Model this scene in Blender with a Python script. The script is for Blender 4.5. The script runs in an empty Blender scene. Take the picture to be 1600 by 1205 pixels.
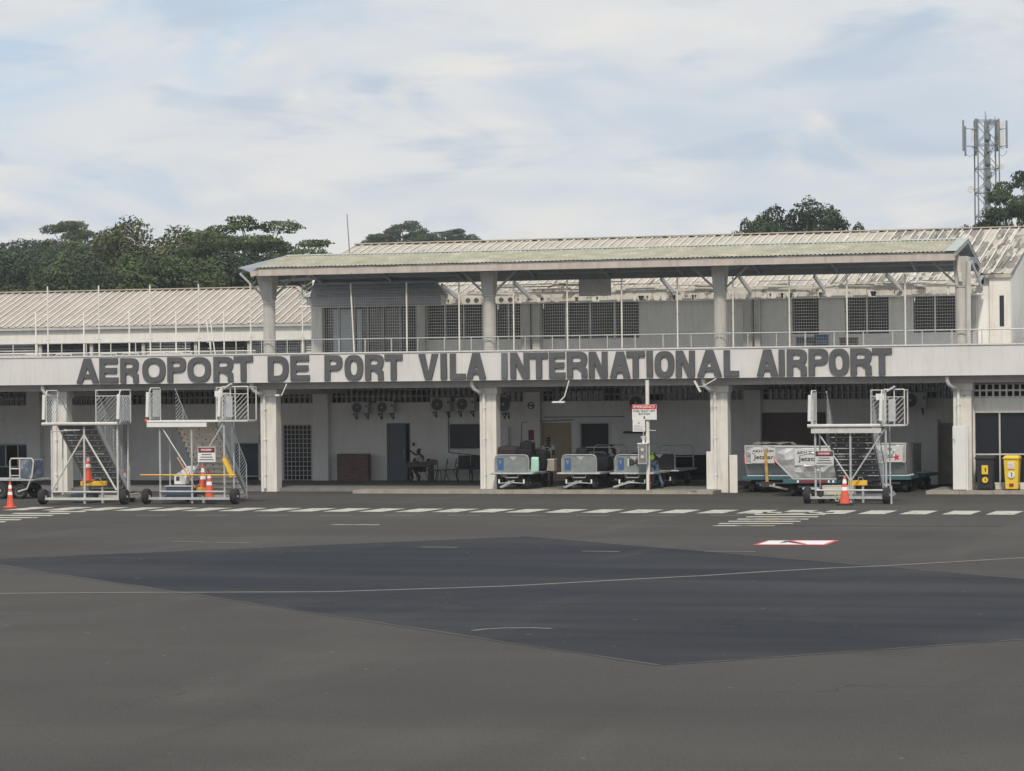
import bpy, math, random
import numpy as np
from mathutils import Vector, Matrix
R = math.radians
random.seed(7)
scn = bpy.context.scene
col = scn.collection

# ------------------------------------------------------------------ camera
F_PX, TH, RHO, PIT, CH = 4375.8, .3044, .0103, -.0018, 3.992     # fitted to the photograph (1600 px wide)
sT, cT = math.sin(TH), math.cos(TH)
CAM = Vector((100*sT, -100*cT, CH))
vV = Vector((-sT*math.cos(PIT), cT*math.cos(PIT), math.sin(PIT)))
rV = Vector((cT, sT, 0)); uV = rV.cross(vV)
RV = rV*math.cos(RHO)-uV*math.sin(RHO); UV = uV*math.cos(RHO)+rV*math.sin(RHO)
cam_d = bpy.data.cameras.new('camera'); cam = bpy.data.objects.new('camera', cam_d); col.objects.link(cam)
cam_d.sensor_width = 36; cam_d.lens = 36*F_PX/1600
cam_d.clip_start = .5; cam_d.clip_end = 8000
cam.matrix_world = Matrix((
    (RV.x, UV.x, -vV.x, CAM.x), (RV.y, UV.y, -vV.y, CAM.y), (RV.z, UV.z, -vV.z, CAM.z), (0, 0, 0, 1)))
scn.camera = cam

# ------------------------------------------------------------------ world, sun, exposure
SUN_EL, SUN_AZ = R(47), R(14)          # azimuth measured from the building's outward normal (-y) towards +x
world = bpy.data.worlds.new('World'); scn.world = world; world.use_nodes = True
wn, wl = world.node_tree.nodes, world.node_tree.links
wn.clear()
def N(t, nodes=wn, **kw):
    n = nodes.new(t)
    for k, v in kw.items(): setattr(n, k, v)
    return n
wo = N('ShaderNodeOutputWorld'); bg = N('ShaderNodeBackground'); bg.inputs['Strength'].default_value = .1
sky = N('ShaderNodeTexSky', sky_type='NISHITA'); sky.sun_disc = False
sky.sun_elevation = SUN_EL; sky.sun_rotation = math.pi-SUN_AZ; sky.dust_density = 2; sky.altitude = 0
tc = N('ShaderNodeTexCoord')
def sky_noise(scale, zs, detail, lo, hi, off=(0, 0, 0), dist=.4):
    m = N('ShaderNodeMapping'); m.inputs['Scale'].default_value = (1, 1, zs); m.inputs['Location'].default_value = off
    wl.new(tc.outputs['Generated'], m.inputs['Vector'])
    n = N('ShaderNodeTexNoise'); n.inputs['Scale'].default_value = scale; n.inputs['Detail'].default_value = detail
    n.inputs['Roughness'].default_value = .5; n.inputs['Distortion'].default_value = dist
    wl.new(m.outputs[0], n.inputs['Vector'])
    r = N('ShaderNodeMapRange', interpolation_type='SMOOTHSTEP')
    r.inputs['From Min'].default_value = lo; r.inputs['From Max'].default_value = hi
    wl.new(n.outputs['Fac'], r.inputs['Value']); return r.outputs[0]
def wmix(a, b, f):
    m = N('ShaderNodeMix', data_type='RGBA')
    for s, v in ((m.inputs[6], a), (m.inputs[7], b), (m.inputs[0], f)):
        if hasattr(v, 'is_linked'): wl.new(v, s)
        else: s.default_value = v
    return m.outputs[2]
clouds = wmix((5.9, 6.65, 7.55, 1), (7.5, 7.65, 7.8, 1), sky_noise(8, 3.2, 6, .40, .60, (3.1, 1.2, .4), .45))   # grey-blue undersides to pale cloud
clouds = wmix(clouds, (5.1, 6.0, 7.1, 1), sky_noise(12, 3.6, 5, .50, .66, (9.3, 4.2, 2.2), .5))                 # darker bases
open_sky = wmix(sky.outputs[0], (5.6, 7.0, 8.6, 1), .85)
clouds = wmix(clouds, open_sky, sky_noise(6, 2.8, 5, .55, .76, (5.1, 2.2, 7.7), .6))
clouds = wmix(clouds, (8.5, 8.2, 7.75, 1), sky_noise(13, 2.8, 6, .50, .74, (1.7, 6.1, 3.9), .6))            # warm lit tops
sep0 = N('ShaderNodeSeparateXYZ'); wl.new(tc.outputs['Generated'], sep0.inputs[0])
hzr = N('ShaderNodeMapRange', interpolation_type='SMOOTHSTEP'); hzr.inputs['From Min'].default_value = .09; hzr.inputs['From Max'].default_value = .025
wl.new(sep0.outputs['Z'], hzr.inputs['Value'])
hmul = N('ShaderNodeMath', operation='MULTIPLY'); wl.new(hzr.outputs[0], hmul.inputs[0]); wl.new(sky_noise(13, 2.4, 5, .40, .58, (2.2, 8.8, 1.4), .5), hmul.inputs[1])
clouds = wmix(clouds, (8.5, 8.05, 7.55, 1), hmul.outputs[0])                                              # cream haze low over the horizon
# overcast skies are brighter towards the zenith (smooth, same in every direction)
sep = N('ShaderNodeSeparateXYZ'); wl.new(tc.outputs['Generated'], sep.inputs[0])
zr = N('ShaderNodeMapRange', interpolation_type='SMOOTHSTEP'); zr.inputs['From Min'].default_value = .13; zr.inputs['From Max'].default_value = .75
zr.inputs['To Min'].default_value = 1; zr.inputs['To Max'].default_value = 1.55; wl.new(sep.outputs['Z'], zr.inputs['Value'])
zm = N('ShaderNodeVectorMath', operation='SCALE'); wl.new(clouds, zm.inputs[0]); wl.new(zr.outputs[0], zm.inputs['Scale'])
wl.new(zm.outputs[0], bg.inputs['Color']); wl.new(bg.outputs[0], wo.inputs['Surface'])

sd = bpy.data.lights.new('sun', 'SUN'); so = bpy.data.objects.new('sun', sd); col.objects.link(so)
sd.energy = 2.7; sd.angle = R(5); sd.color = (1, .90, .76)
sdir = Vector((math.sin(SUN_AZ)*math.cos(SUN_EL), -math.cos(SUN_AZ)*math.cos(SUN_EL), math.sin(SUN_EL)))
so.rotation_euler = sdir.to_track_quat('Z', 'Y').to_euler(); so.location = (0, -40, 60)
scn.view_settings.view_transform = 'Standard'; scn.view_settings.look = 'None'
scn.view_settings.exposure = 0; scn.view_settings.gamma = 1; scn.view_settings.use_curve_mapping = False

# ------------------------------------------------------------------ helpers: measuring
def ray(px, py): return vV+RV*((px-800)/F_PX)-UV*((py-602.5)/F_PX)
def W(px, py, Y):                       # point of a vertical plane parallel to the facade
    d = ray(px, py); p = CAM+d*((Y-CAM.y)/d.y); return p.x, p.z
def WX(px, Y, py=600): return W(px, py, Y)[0]
def G(px, py, z=0):
    d = ray(px, py); p = CAM+d*((z-CAM.z)/d.z); return p.x, p.y
def FAR(px, py, D):
    return CAM+ray(px, py)*D

# ------------------------------------------------------------------ helpers: materials
_m = {}
def mat(name, c, rough=.75, metal=0, var=.12, scale=2.5, bump=0, bscale=30, streak=0, stain=(.12, .11, .09), spots=0, spotc=(.1, .09, .08), sscale=1.5, spec=.35, stretch=(1, 1, 1), trans=0):
    if name in _m: return _m[name]
    m = bpy.data.materials.new(name); m.use_nodes = True
    nt = m.node_tree; n = nt.nodes; l = nt.links; b = n['Principled BSDF']
    b.inputs['Roughness'].default_value = rough; b.inputs['Metallic'].default_value = metal
    b.inputs['Specular IOR Level'].default_value = spec
    g = n.new('ShaderNodeNewGeometry')
    def noise(sc, st=(1, 1, 1), det=4):
        mp = n.new('ShaderNodeMapping'); mp.inputs['Scale'].default_value = st; l.new(g.outputs['Position'], mp.inputs['Vector'])
        t = n.new('ShaderNodeTexNoise'); t.inputs['Scale'].default_value = sc; t.inputs['Detail'].default_value = det; t.inputs['Roughness'].default_value = .6
        l.new(mp.outputs[0], t.inputs['Vector']); return t.outputs['Fac']
    def ramp(v, a, b_):
        r = n.new('ShaderNodeMapRange'); r.inputs['From Min'].default_value = a; r.inputs['From Max'].default_value = b_
        l.new(v, r.inputs['Value']); return r.outputs[0]
    def mix(a, b_, f):
        x = n.new('ShaderNodeMix'); x.data_type = 'RGBA'
        for s, v in ((x.inputs[6], a), (x.inputs[7], b_), (x.inputs[0], f)):
            if hasattr(v, 'is_linked'): l.new(v, s)
            else: s.default_value = v
        return x.outputs[2]
    lo = tuple(x*(1-var) for x in c)+(1,); hi = tuple(min(1, x*(1+var)) for x in c)+(1,)
    out = mix(lo, hi, ramp(noise(scale, stretch), .3, .7))
    if streak:
        f = ramp(noise(2.2, (3.2, 3.2, .35), 5), .5, .78)
        mm = n.new('ShaderNodeMath'); mm.operation = 'MULTIPLY'; l.new(f, mm.inputs[0]); mm.inputs[1].default_value = streak
        out = mix(out, stain+(1,), mm.outputs[0])
    if spots:
        f = ramp(noise(sscale, stretch, 7), .72-spots*.35, .78-spots*.35)
        out = mix(out, spotc+(1,), f)
    l.new(out, b.inputs['Base Color'])
    if bump:
        bp = n.new('ShaderNodeBump'); bp.inputs['Strength'].default_value = bump; bp.inputs['Distance'].default_value = .02
        l.new(noise(bscale, (1, 1, 1), 5), bp.inputs['Height']); l.new(bp.outputs[0], b.inputs['Normal'])
    if trans: b.inputs['Transmission Weight'].default_value = trans
    _m[name] = m; return m

M = dict(
    white=mat('white paint', (.68, .66, .61), .7, streak=.35, stain=(.33, .30, .25), bump=.15, var=.06),
    parapet=mat('parapet paint', (.60, .59, .575), .75, streak=.42, stain=(.42, .385, .33), bump=.1, var=.05, scale=.8, spots=.04, spotc=(.38,.35,.3), sscale=2),
    upperwall=mat('terrace wall paint', (.80, .80, .775), .8, streak=.3, stain=(.50, .47, .40), var=.06),
    innerwall=mat('portico wall paint', (.80, .79, .775), .8, streak=.3, stain=(.52, .49, .43), var=.07, scale=.9),
    column=mat('column paint', (.66, .64, .59), .75, streak=.45, stain=(.36, .31, .24), bump=.15, var=.06),
    upcolumn=mat('terrace column paint', (.50, .49, .46), .8, streak=.5, stain=(.27, .24, .19), bump=.2, var=.08),
    pipe=mat('pipe plastic', (.70, .69, .66), .5, streak=.35, stain=(.4, .34, .26)),
    beam=mat('beam paint', (.42, .41, .40), .8, streak=.3, stain=(.22, .20, .17)),
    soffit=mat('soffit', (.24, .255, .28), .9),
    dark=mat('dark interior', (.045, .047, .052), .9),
    concrete=mat('concrete paving', (.24, .22, .195), .9, var=.2, scale=1.2, bump=.3, spots=.25, spotc=(.13, .115, .10), sscale=.7),
    kerb=mat('kerb concrete', (.31, .285, .24), .9, var=.2, bump=.3, spots=.35, spotc=(.10, .09, .07), sscale=1.3),
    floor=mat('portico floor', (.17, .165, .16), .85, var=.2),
    fascia=mat('canopy fascia', (.47, .42, .38), .8, streak=.5, stain=(.30, .19, .13), spots=.12, spotc=(.22, .15, .11), stretch=(1, 1, 1)),
    canopysheet=mat('canopy sheet', (.31, .295, .22), .7, var=.2, scale=1.6, spots=.45, spotc=(.42, .38, .31), sscale=1.4, streak=.5, stain=(.22, .25, .15)),
    canopycap=mat('canopy ridge cap', (.33, .37, .34), .6, var=.1),
    roofsheet=mat('weathered roof sheet', (.41, .375, .315), .7, var=.16, scale=1.2, streak=.5, stain=(.33, .26, .20), spots=.16, spotc=(.24, .20, .165), sscale=1.7),
    roofpatch=mat('patched roof sheet', (.42, .385, .33), .75, var=.2, scale=1.4, spots=.70, spotc=(.20, .18, .155), sscale=.9, stretch=(2.6, .55, 1)),
    wingsheet=mat('wing roof sheet', (.36, .32, .275), .7, var=.14, scale=1.0, spots=.22, spotc=(.25, .20, .165), sscale=2, streak=.4, stain=(.26,.21,.17)),
    rib=mat('roof rib', (.56, .53, .48), .6, var=.12, spots=.15, spotc=(.3, .25, .2)),
    peel=mat('peeling eave board', (.60, .57, .50), .8, var=.15, spots=.5, spotc=(.19, .165, .135), sscale=2.6, streak=.5, stain=(.25, .2, .15)),
    galv=mat('galvanised steel', (.46, .475, .48), .5, .35, var=.15, scale=6),
    cartframe=mat('cart tube', (.34, .345, .34), .5, .2, var=.2, scale=6),
    dirt=mat('dirty strip', (.17, .155, .13), .85, var=.3),
    dangerred=mat('danger red', (.30, .025, .04), .5),
    galvw=mat('painted steel', (.50, .495, .47), .5, .0, var=.12, scale=5, spots=.1, spotc=(.3, .22, .15), sscale=5),
    cartgrey=mat('cart sheet', (.21, .235, .235), .6, .1, var=.2, scale=4, streak=.5, stain=(.16,.16,.15), spots=.14, spotc=(.2, .2, .19), sscale=5),
    wire=mat('fence wire', (.52, .53, .51), .6),
    post=mat('fence post', (.66, .64, .58), .6, spots=.14, spotc=(.25, .17, .1), sscale=4),
    letter=mat('letter paint', (.088, .090, .095), .6, var=.12, scale=2, spots=.02),
    letterworn=mat('worn letter paint', (.13, .135, .14), .6, var=.2, spots=.3, spotc=(.4, .4, .39), sscale=3.5),
    rubber=mat('rubber', (.025, .025, .027), .85),
    rim=mat('wheel rim', (.42, .43, .44), .4, .5),
    orange=mat('cone orange', (.66, .105, .055), .5, var=.12, scale=6),
    reflect=mat('reflective white', (.80, .80, .80), .4),
    black=mat('black plastic', (.025, .026, .03), .6),
    blackpaint=mat('black lettering', (.03, .03, .032), .7),
    yellow=mat('yellow paint', (.72, .44, .04), .5, var=.1),
    binyellow=mat('bin yellow', (.72, .50, .05), .5, var=.08),
    red=mat('red paint', (.55, .03, .05), .5, var=.08),
    darkred=mat('dark red paint', (.22, .03, .04), .5, var=.08),
    signwhite=mat('sign white', (.66, .66, .64), .5, var=.03),
    signgrey=mat('sign grey', (.50, .51, .50), .5, var=.05),
    blue=mat('sticker blue', (.05, .11, .24), .5, var=.1),
    tealframe=mat('dolly teal', (.045, .11, .13), .6, var=.2),
    uld=mat('container aluminium', (.46, .465, .46), .42, .45, var=.2, scale=2.2, bump=.3, bscale=2.3, spots=.1, spotc=(.25,.25,.24)),
    uldw=mat('container panel white', (.55, .55, .54), .5, var=.05, bump=.3, bscale=2),
    tread=mat('cream tread', (.82, .74, .64), .7, var=.1, scale=5),
    treadgrey=mat('dull tread', (.20, .195, .19), .7, var=.12),
    treaddark=mat('dark tread', (.12, .12, .12), .7, var=.12),
    wood=mat('crate board', (.17, .11, .095), .8, var=.25, scale=3, stretch=(1, 1, 6)),
    brown=mat('brown board', (.13, .095, .085), .8, var=.15),
    beige=mat('beige door', (.40, .33, .22), .7, var=.08),
    greydoor=mat('blue grey door', (.13, .15, .175), .6, var=.06),
    curtain=mat('pale blind', (.38, .42, .47), .8, var=.1),
    acbody=mat('air conditioner casing', (.50, .50, .48), .5, var=.06),
    acdark=mat('air conditioner grille', (.10, .105, .11), .6),
    skin=mat('skin', (.055, .032, .022), .55),
    hair=mat('hair', (.012, .01, .01), .8),
    shirt=mat('pale shirt', (.44, .47, .33), .8),
    shirtw=mat('white shirt', (.55, .56, .54), .8),
    hivis=mat('hi vis cloth', (.55, .75, .08), .7),
    trouser=mat('dark trousers', (.03, .032, .04), .85),
    jeans=mat('jeans', (.09, .13, .20), .85),
    bagblack=mat('black luggage', (.014, .014, .017), .75, var=.3, spec=.15),
    bagbrown=mat('dark brown luggage', (.035, .028, .028), .7, var=.2, spec=.15),
    mint=mat('mint luggage', (.36, .60, .50), .5),
    boxbeige=mat('cardboard', (.36, .32, .27), .8),
    leaf_dark=mat('leaf dark', (.038, .060, .030), .8, var=.7, scale=.35, spec=.2),
    leaf_mid=mat('leaf mid', (.060, .084, .034), .8, var=.7, scale=.35, spec=.2),
    leaf_olive=mat('leaf olive', (.085, .092, .038), .7, var=.4, scale=.4, spec=.2),
    bark=mat('bark', (.14, .12, .10), .9, var=.2),
    towersteel=mat('tower steel', (.20, .225, .245), .6, .2),
    antenna=mat('antenna cover', (.60, .61, .58), .6),
    grass=mat('grass', (.06, .09, .03), .95, var=.3, scale=.3),
    deepblue=mat('tool case blue', (.05, .07, .10), .6),
)
def glass(name, c, rough=.06):
    m = mat(name, c, rough, 0, var=.15, scale=.6, spec=.55); return m
M['glass'] = glass('dark window glass', (.018, .022, .03))
M['glassblue'] = glass('blue window glass', (.03, .06, .10))

# asphalt
def asphalt(name, c, c2, wear, wscale=(.05, .16, 1), paint=False):
    m = bpy.data.materials.new(name); m.use_nodes = True
    n = m.node_tree.nodes; l = m.node_tree.links; b = n['Principled BSDF']
    b.inputs['Roughness'].default_value = .95; b.inputs['Specular IOR Level'].default_value = .04
    g = n.new('ShaderNodeNewGeometry')
    def noise(sc, st, det=5, rot=0, dist=0):
        mp = n.new('ShaderNodeMapping'); mp.inputs['Scale'].default_value = st; mp.inputs['Rotation'].default_value = (0, 0, rot)
        l.new(g.outputs['Position'], mp.inputs['Vector'])
        t = n.new('ShaderNodeTexNoise'); t.inputs['Scale'].default_value = sc; t.inputs['Detail'].default_value = det; t.inputs['Distortion'].default_value = dist
        l.new(mp.outputs[0], t.inputs['Vector']); return t.outputs['Fac']
    def ramp(v, a, b_, o=1):
        r = n.new('ShaderNodeMapRange'); r.inputs['From Min'].default_value = a; r.inputs['From Max'].default_value = b_; r.inputs['To Max'].default_value = o
        l.new(v, r.inputs['Value']); return r.outputs[0]
    def mix(a, b_, f, mode='MIX'):
        x = n.new('ShaderNodeMix'); x.data_type = 'RGBA'; x.blend_type = mode
        for s, v in ((x.inputs[6], a), (x.inputs[7], b_), (x.inputs[0], f)):
            if hasattr(v, 'is_linked'): l.new(v, s)
            else: s.default_value = v
        return x.outputs[2]
    o = mix(c+(1,), c2+(1,), ramp(noise(1, wscale, 5, .5, .3), .42, .66, wear))
    o = mix(o, tuple(x*.72 for x in c)+(1,), ramp(noise(.12, (1, 2.2, 1), 4, -.35, .6), .46, .70, .5))
    o = mix(o, tuple(min(1, x*1.35) for x in c2)+(1,), ramp(noise(.35, (1, .25, 1), 6, 1.1, .5), .56, .78, .55))
    o = mix(o, tuple(x*.6 for x in c)+(1,), ramp(noise(7, (1, 1, 1), 6), .55, .8, .35))
    o = mix(o, (.26, .24, .21, 1), ramp(noise(3.1, (1, 1, 1), 2), .74, .77, .5))
    fine = noise(38, (1, 1, 1), 4)
    o = mix(o, tuple(x*.62 for x in c)+(1,), ramp(noise(.5, (1, .12, 1), 5, 2.5, .2), .62, .72, .35))
    o = mix(o, tuple(x*.45 for x in c)+(1,), ramp(noise(1.3, (1, 1, 1), 3), .70, .76, .45))
    o = mix(o, tuple(x*1.5 for x in c)+(1,), ramp(fine, .50, .62, .6))
    o = mix(o, tuple(x*.62 for x in c)+(1,), ramp(noise(29, (1, 1, 1), 3), .52, .64, .5))
    vo = n.new('ShaderNodeTexVoronoi'); vo.feature = 'DISTANCE_TO_EDGE'; vo.inputs['Scale'].default_value = .16
    vm = n.new('ShaderNodeVectorMath'); vm.operation = 'ADD'; l.new(g.outputs['Position'], vm.inputs[0])
    vn = n.new('ShaderNodeTexNoise'); vn.inputs['Scale'].default_value = .8; vn.inputs['Detail'].default_value = 5; l.new(g.outputs['Position'], vn.inputs['Vector'])
    vs_ = n.new('ShaderNodeVectorMath'); vs_.operation = 'SCALE'; vs_.inputs['Scale'].default_value = 3.0; l.new(vn.outputs['Color'], vs_.inputs[0]); l.new(vs_.outputs[0], vm.inputs[1]); l.new(vm.outputs[0], vo.inputs['Vector'])
    ck = n.new('ShaderNodeMath'); ck.operation = 'MULTIPLY'; l.new(ramp(vo.outputs['Distance'], .006, .001, .55), ck.inputs[0]); l.new(ramp(noise(.11, (1, 1, 1), 2), .50, .62), ck.inputs[1])
    o = mix(o, tuple(x*.4 for x in c)+(1,), ck.outputs[0])
    l.new(o, b.inputs['Base Color'])
    bp = n.new('ShaderNodeBump'); bp.inputs['Strength'].default_value = .5; bp.inputs['Distance'].default_value = .01
    l.new(fine, bp.inputs['Height']); l.new(bp.outputs[0], b.inputs['Normal'])
    return m
M['asphalt'] = asphalt('asphalt', (.063, .060, .056), (.078, .074, .068), 1)
M['patch'] = asphalt('newer asphalt', (.028, .031, .038), (.056, .055, .055), .9, (.06, .35, 1))
def paint_mat(name, c, wear):
    return mat(name, c, .8, var=.1, spots=wear, spotc=(.16, .15, .14), sscale=2.6)
M['roadwhite'] = paint_mat('road paint', (.40, .38, .32), .46)
M['roadwhite2'] = paint_mat('fresh road paint', (.60, .59, .58), .05)
M['roadfaint'] = mat('faded road paint', (.15, .14, .125), .85, var=.25)
M['roadline'] = mat('thin road line', (.19, .18, .15), .85, var=.25)
M['joint'] = mat('joint sealant', (.055, .053, .05), .9)
M['roadyellow'] = mat('road yellow', (.50, .40, .12), .8)

# ------------------------------------------------------------------ helpers: meshes
class MB:
    def __init__(s): s.v = []; s.f = []
    def add(s, vs, fs):
        o = len(s.v); s.v += [tuple(p) for p in vs]; s.f += [tuple(i+o for i in f) for f in fs]; return s
    def box(s, x0, y0, z0, x1, y1, z1):
        return s.add([(x0,y0,z0),(x1,y0,z0),(x1,y1,z0),(x0,y1,z0),(x0,y0,z1),(x1,y0,z1),(x1,y1,z1),(x0,y1,z1)],
                     [(0,3,2,1),(4,5,6,7),(0,1,5,4),(1,2,6,5),(2,3,7,6),(3,0,4,7)])
    def taper(s, x0, y0, z0, x1, y1, z1, X0, Y0, X1, Y1):   # bottom rect, top rect
        return s.add([(x0,y0,z0),(x1,y0,z0),(x1,y1,z0),(x0,y1,z0),(X0,Y0,z1),(X1,Y0,z1),(X1,Y1,z1),(X0,Y1,z1)],
                     [(0,3,2,1),(4,5,6,7),(0,1,5,4),(1,2,6,5),(2,3,7,6),(3,0,4,7)])
    def bar(s, p, q, w, h=None, up=(0,0,1)):
        h = w if h is None else h
        p, q = Vector(p), Vector(q); d = (q-p).normalized(); u = Vector(up)
        if abs(d.dot(u)) > .98: u = Vector((0,1,0))
        a = d.cross(u).normalized()*w/2; b = a.cross(d).normalized()*h/2
        vs = [p-a-b,p+a-b,p+a+b,p-a+b,q-a-b,q+a-b,q+a+b,q-a+b]
        return s.add(vs, [(0,3,2,1),(4,5,6,7),(0,1,5,4),(1,2,6,5),(2,3,7,6),(3,0,4,7)])
    def tube(s, pts, r, n=8, caps=True):
        pts = [Vector(p) for p in pts]; rs = r if isinstance(r, (list, tuple)) else [r]*len(pts)
        o = len(s.v); prev = None
        for i, p in enumerate(pts):
            if i == 0: d = pts[1]-p
            elif i == len(pts)-1: d = p-pts[i-1]
            else: d = (pts[i+1]-p).normalized()+(p-pts[i-1]).normalized()
            d.normalize()
            if prev is None:
                u = Vector((0,0,1)) if abs(d.z) < .9 else Vector((1,0,0)); a = d.cross(u).normalized()
            else:
                a = (prev-d*prev.dot(d)).normalized()
            prev = a; b = d.cross(a)
            for k in range(n):
                t = 2*math.pi*k/n; s.v.append(tuple(p+(a*math.cos(t)+b*math.sin(t))*rs[i]))
        for i in range(len(pts)-1):
            for k in range(n):
                k2 = (k+1) % n
                s.f.append((o+i*n+k, o+i*n+k2, o+(i+1)*n+k2, o+(i+1)*n+k))
        if caps:
            s.f.append(tuple(o+k for k in reversed(range(n)))); s.f.append(tuple(o+(len(pts)-1)*n+k for k in range(n)))
        return s
    def lathe(s, c, prof, axis='z', n=20):              # prof: (radius, along)
        c = Vector(c); o = len(s.v)
        for r, h in prof:
            for k in range(n):
                t = 2*math.pi*k/n; a, b = r*math.cos(t), r*math.sin(t)
                s.v.append(tuple(c+Vector({'z': (a,b,h), 'x': (h,a,b), 'y': (a,h,b)}[axis])))
        for i in range(len(prof)-1):
            for k in range(n):
                k2 = (k+1) % n; s.f.append((o+i*n+k, o+i*n+k2, o+(i+1)*n+k2, o+(i+1)*n+k))
        s.f.append(tuple(o+k for k in reversed(range(n)))); s.f.append(tuple(o+(len(prof)-1)*n+k for k in range(n)))
        return s
    def prism(s, poly, a, b, plane='xz'):               # poly (u,v); extruded from a to b along the third axis
        n = len(poly)
        def P(u, v, w): return {'xz': (u, w, v), 'xy': (u, v, w), 'yz': (w, u, v)}[plane]
        return s.add([P(u, v, a) for u, v in poly]+[P(u, v, b) for u, v in poly],
                     [tuple(range(n)), tuple(reversed(range(n, 2*n)))]+[(i, i+n, (i+1) % n+n, (i+1) % n) for i in range(n)])
    def slab(s, quad, t):                                # a quad (4 points) thickened along its normal
        q = [Vector(p) for p in quad]; nn = (q[1]-q[0]).cross(q[3]-q[0]).normalized()*t
        k = len(q)
        return s.add(q+[p-nn for p in q], [tuple(range(k)), tuple(reversed(range(k, 2*k)))]+[(i, i+k, (i+1) % k+k, (i+1) % k) for i in range(k)])
    def mesh(s, name):
        me = bpy.data.meshes.new(name); me.from_pydata(s.v, [], s.f); me.update()
        return me
    def build(s, name, m, parent=None, bevel=0, smooth=False, label=None):
        me = s.mesh(name)
        return link(name, me, m, parent, bevel, smooth, label)
def fixn(me):
    import bmesh
    bm = bmesh.new(); bm.from_mesh(me); bmesh.ops.recalc_face_normals(bm, faces=bm.faces); bm.to_mesh(me); bm.free()
def link(name, me, m, parent=None, bevel=0, smooth=False, label=None):
    if m and not me.materials:
        fixn(me); me.materials.append(M[m] if isinstance(m, str) else m)
    if smooth:
        for p in me.polygons: p.use_smooth = True
    o = bpy.data.objects.new(name, me); col.objects.link(o)
    if parent: o.parent = parent
    if bevel:
        b = o.modifiers.new('bevel', 'BEVEL'); b.width = bevel; b.segments = 2; b.limit_method = 'ANGLE'
    if label: o['label'] = label
    return o
def tag(o, label=None, cat=None, group=None, kind=None):
    if label: o['label'] = label
    if cat: o['category'] = cat
    if group: o['group'] = group
    if kind: o['kind'] = kind
    return o
def thing(name, label, cat, loc=(0,0,0), rz=0, group=None):
    o = bpy.data.objects.new(name, None); col.objects.link(o); o.empty_display_size = .2
    o.location = loc; o.rotation_euler = (0, 0, rz); return tag(o, label, cat, group)
def kids(o): return [c for c in col.objects if c.parent == o]
def copy_tree(o, loc=None, rz=None, label=None, group=None):
    c = o.copy(); col.objects.link(c)
    if loc is not None: c.location = loc
    if rz is not None: c.rotation_euler = (0, 0, rz)
    if label: c['label'] = label
    if group: c['group'] = group
    for ch in kids(o):
        d = ch.copy(); col.objects.link(d); d.parent = c
        for g in kids(ch):
            e = g.copy(); col.objects.link(e); e.parent = d
    return c
def text_mesh(body, w, h, depth=.002, bold=.0, name='lettering', spacing=1):
    cu = bpy.data.curves.new(name, 'FONT'); cu.body = body; cu.size = 1; cu.extrude = 0; cu.offset = bold; cu.space_character = spacing
    cu.resolution_u = 3
    o = bpy.data.objects.new(name, cu); col.objects.link(o)
    dg = bpy.context.evaluated_depsgraph_get(); me = bpy.data.meshes.new_from_object(o.evaluated_get(dg))
    bpy.data.objects.remove(o); bpy.data.curves.remove(cu)
    xs = [v.co.x for v in me.vertices]; ys = [v.co.y for v in me.vertices]
    x0, x1, y0, y1 = min(xs), max(xs), min(ys), max(ys)
    for v in me.vertices:                                # into the xz plane, lower left corner at the origin
        v.co = Vector(((v.co.x-x0)/(x1-x0)*w, 0, (v.co.y-y0)/(y1-y0)*h))
    me.materials.clear(); return me
def put_text(body, x, y, z, w, h, m, parent, bold=.02, name='lettering'):
    me = text_mesh(body, w, h, bold=bold, name=name); me.materials.append(M[m])
    o = bpy.data.objects.new(name, me); col.objects.link(o); o.location = (x, y, z); o.parent = parent
    return o
def wall(x0, x1, z0, z1, Y0, Y1, holes):
    mb = MB(); xs = sorted({x0, x1, *[h[0] for h in holes], *[h[1] for h in holes]}); zs = sorted({z0, z1, *[h[2] for h in holes], *[h[3] for h in holes]})
    xs = [x for x in xs if x0 <= x <= x1]; zs = [z for z in zs if z0 <= z <= z1]
    for i in range(len(xs)-1):
        run = None
        for k in range(len(zs)-1):
            cx, cz = (xs[i]+xs[i+1])/2, (zs[k]+zs[k+1])/2
            hole = any(h[0] < cx < h[1] and h[2] < cz < h[3] for h in holes)
            if not hole:
                run = [zs[k], zs[k+1]] if run is None else [run[0], zs[k+1]]
            if (hole or k == len(zs)-2) and run: mb.box(xs[i], Y0, run[0], xs[i+1], Y1, run[1]); run = None
    return mb

# ================================================================== GROUND
g = MB()
g.add([(-800,-320,0),(800,-320,0),(800,1000,0),(-800,1000,0)], [(0,1,2,3)])
apron = tag(g.build('apron', 'asphalt'), 'grey weathered asphalt apron in front of the terminal', None, None, 'structure')
def flat(name, poly, z, m, label=None):
    mb = MB(); mb.add([(x, y, z) for x, y in poly], [tuple(range(len(poly)))])
    o = mb.build(name, m, apron, label=label)
    return o
cx, cy, an, w_, l_ = 14.53, -42.27, -.743, 14.53, 7.44
rc = []
for i, j in ((-1,-1),(1,-1),(1,1),(-1,1)):
    rc.append((cx+i*w_*math.cos(an)-j*l_*math.sin(an), cy+i*w_*math.sin(an)+j*l_*math.cos(an)))
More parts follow.
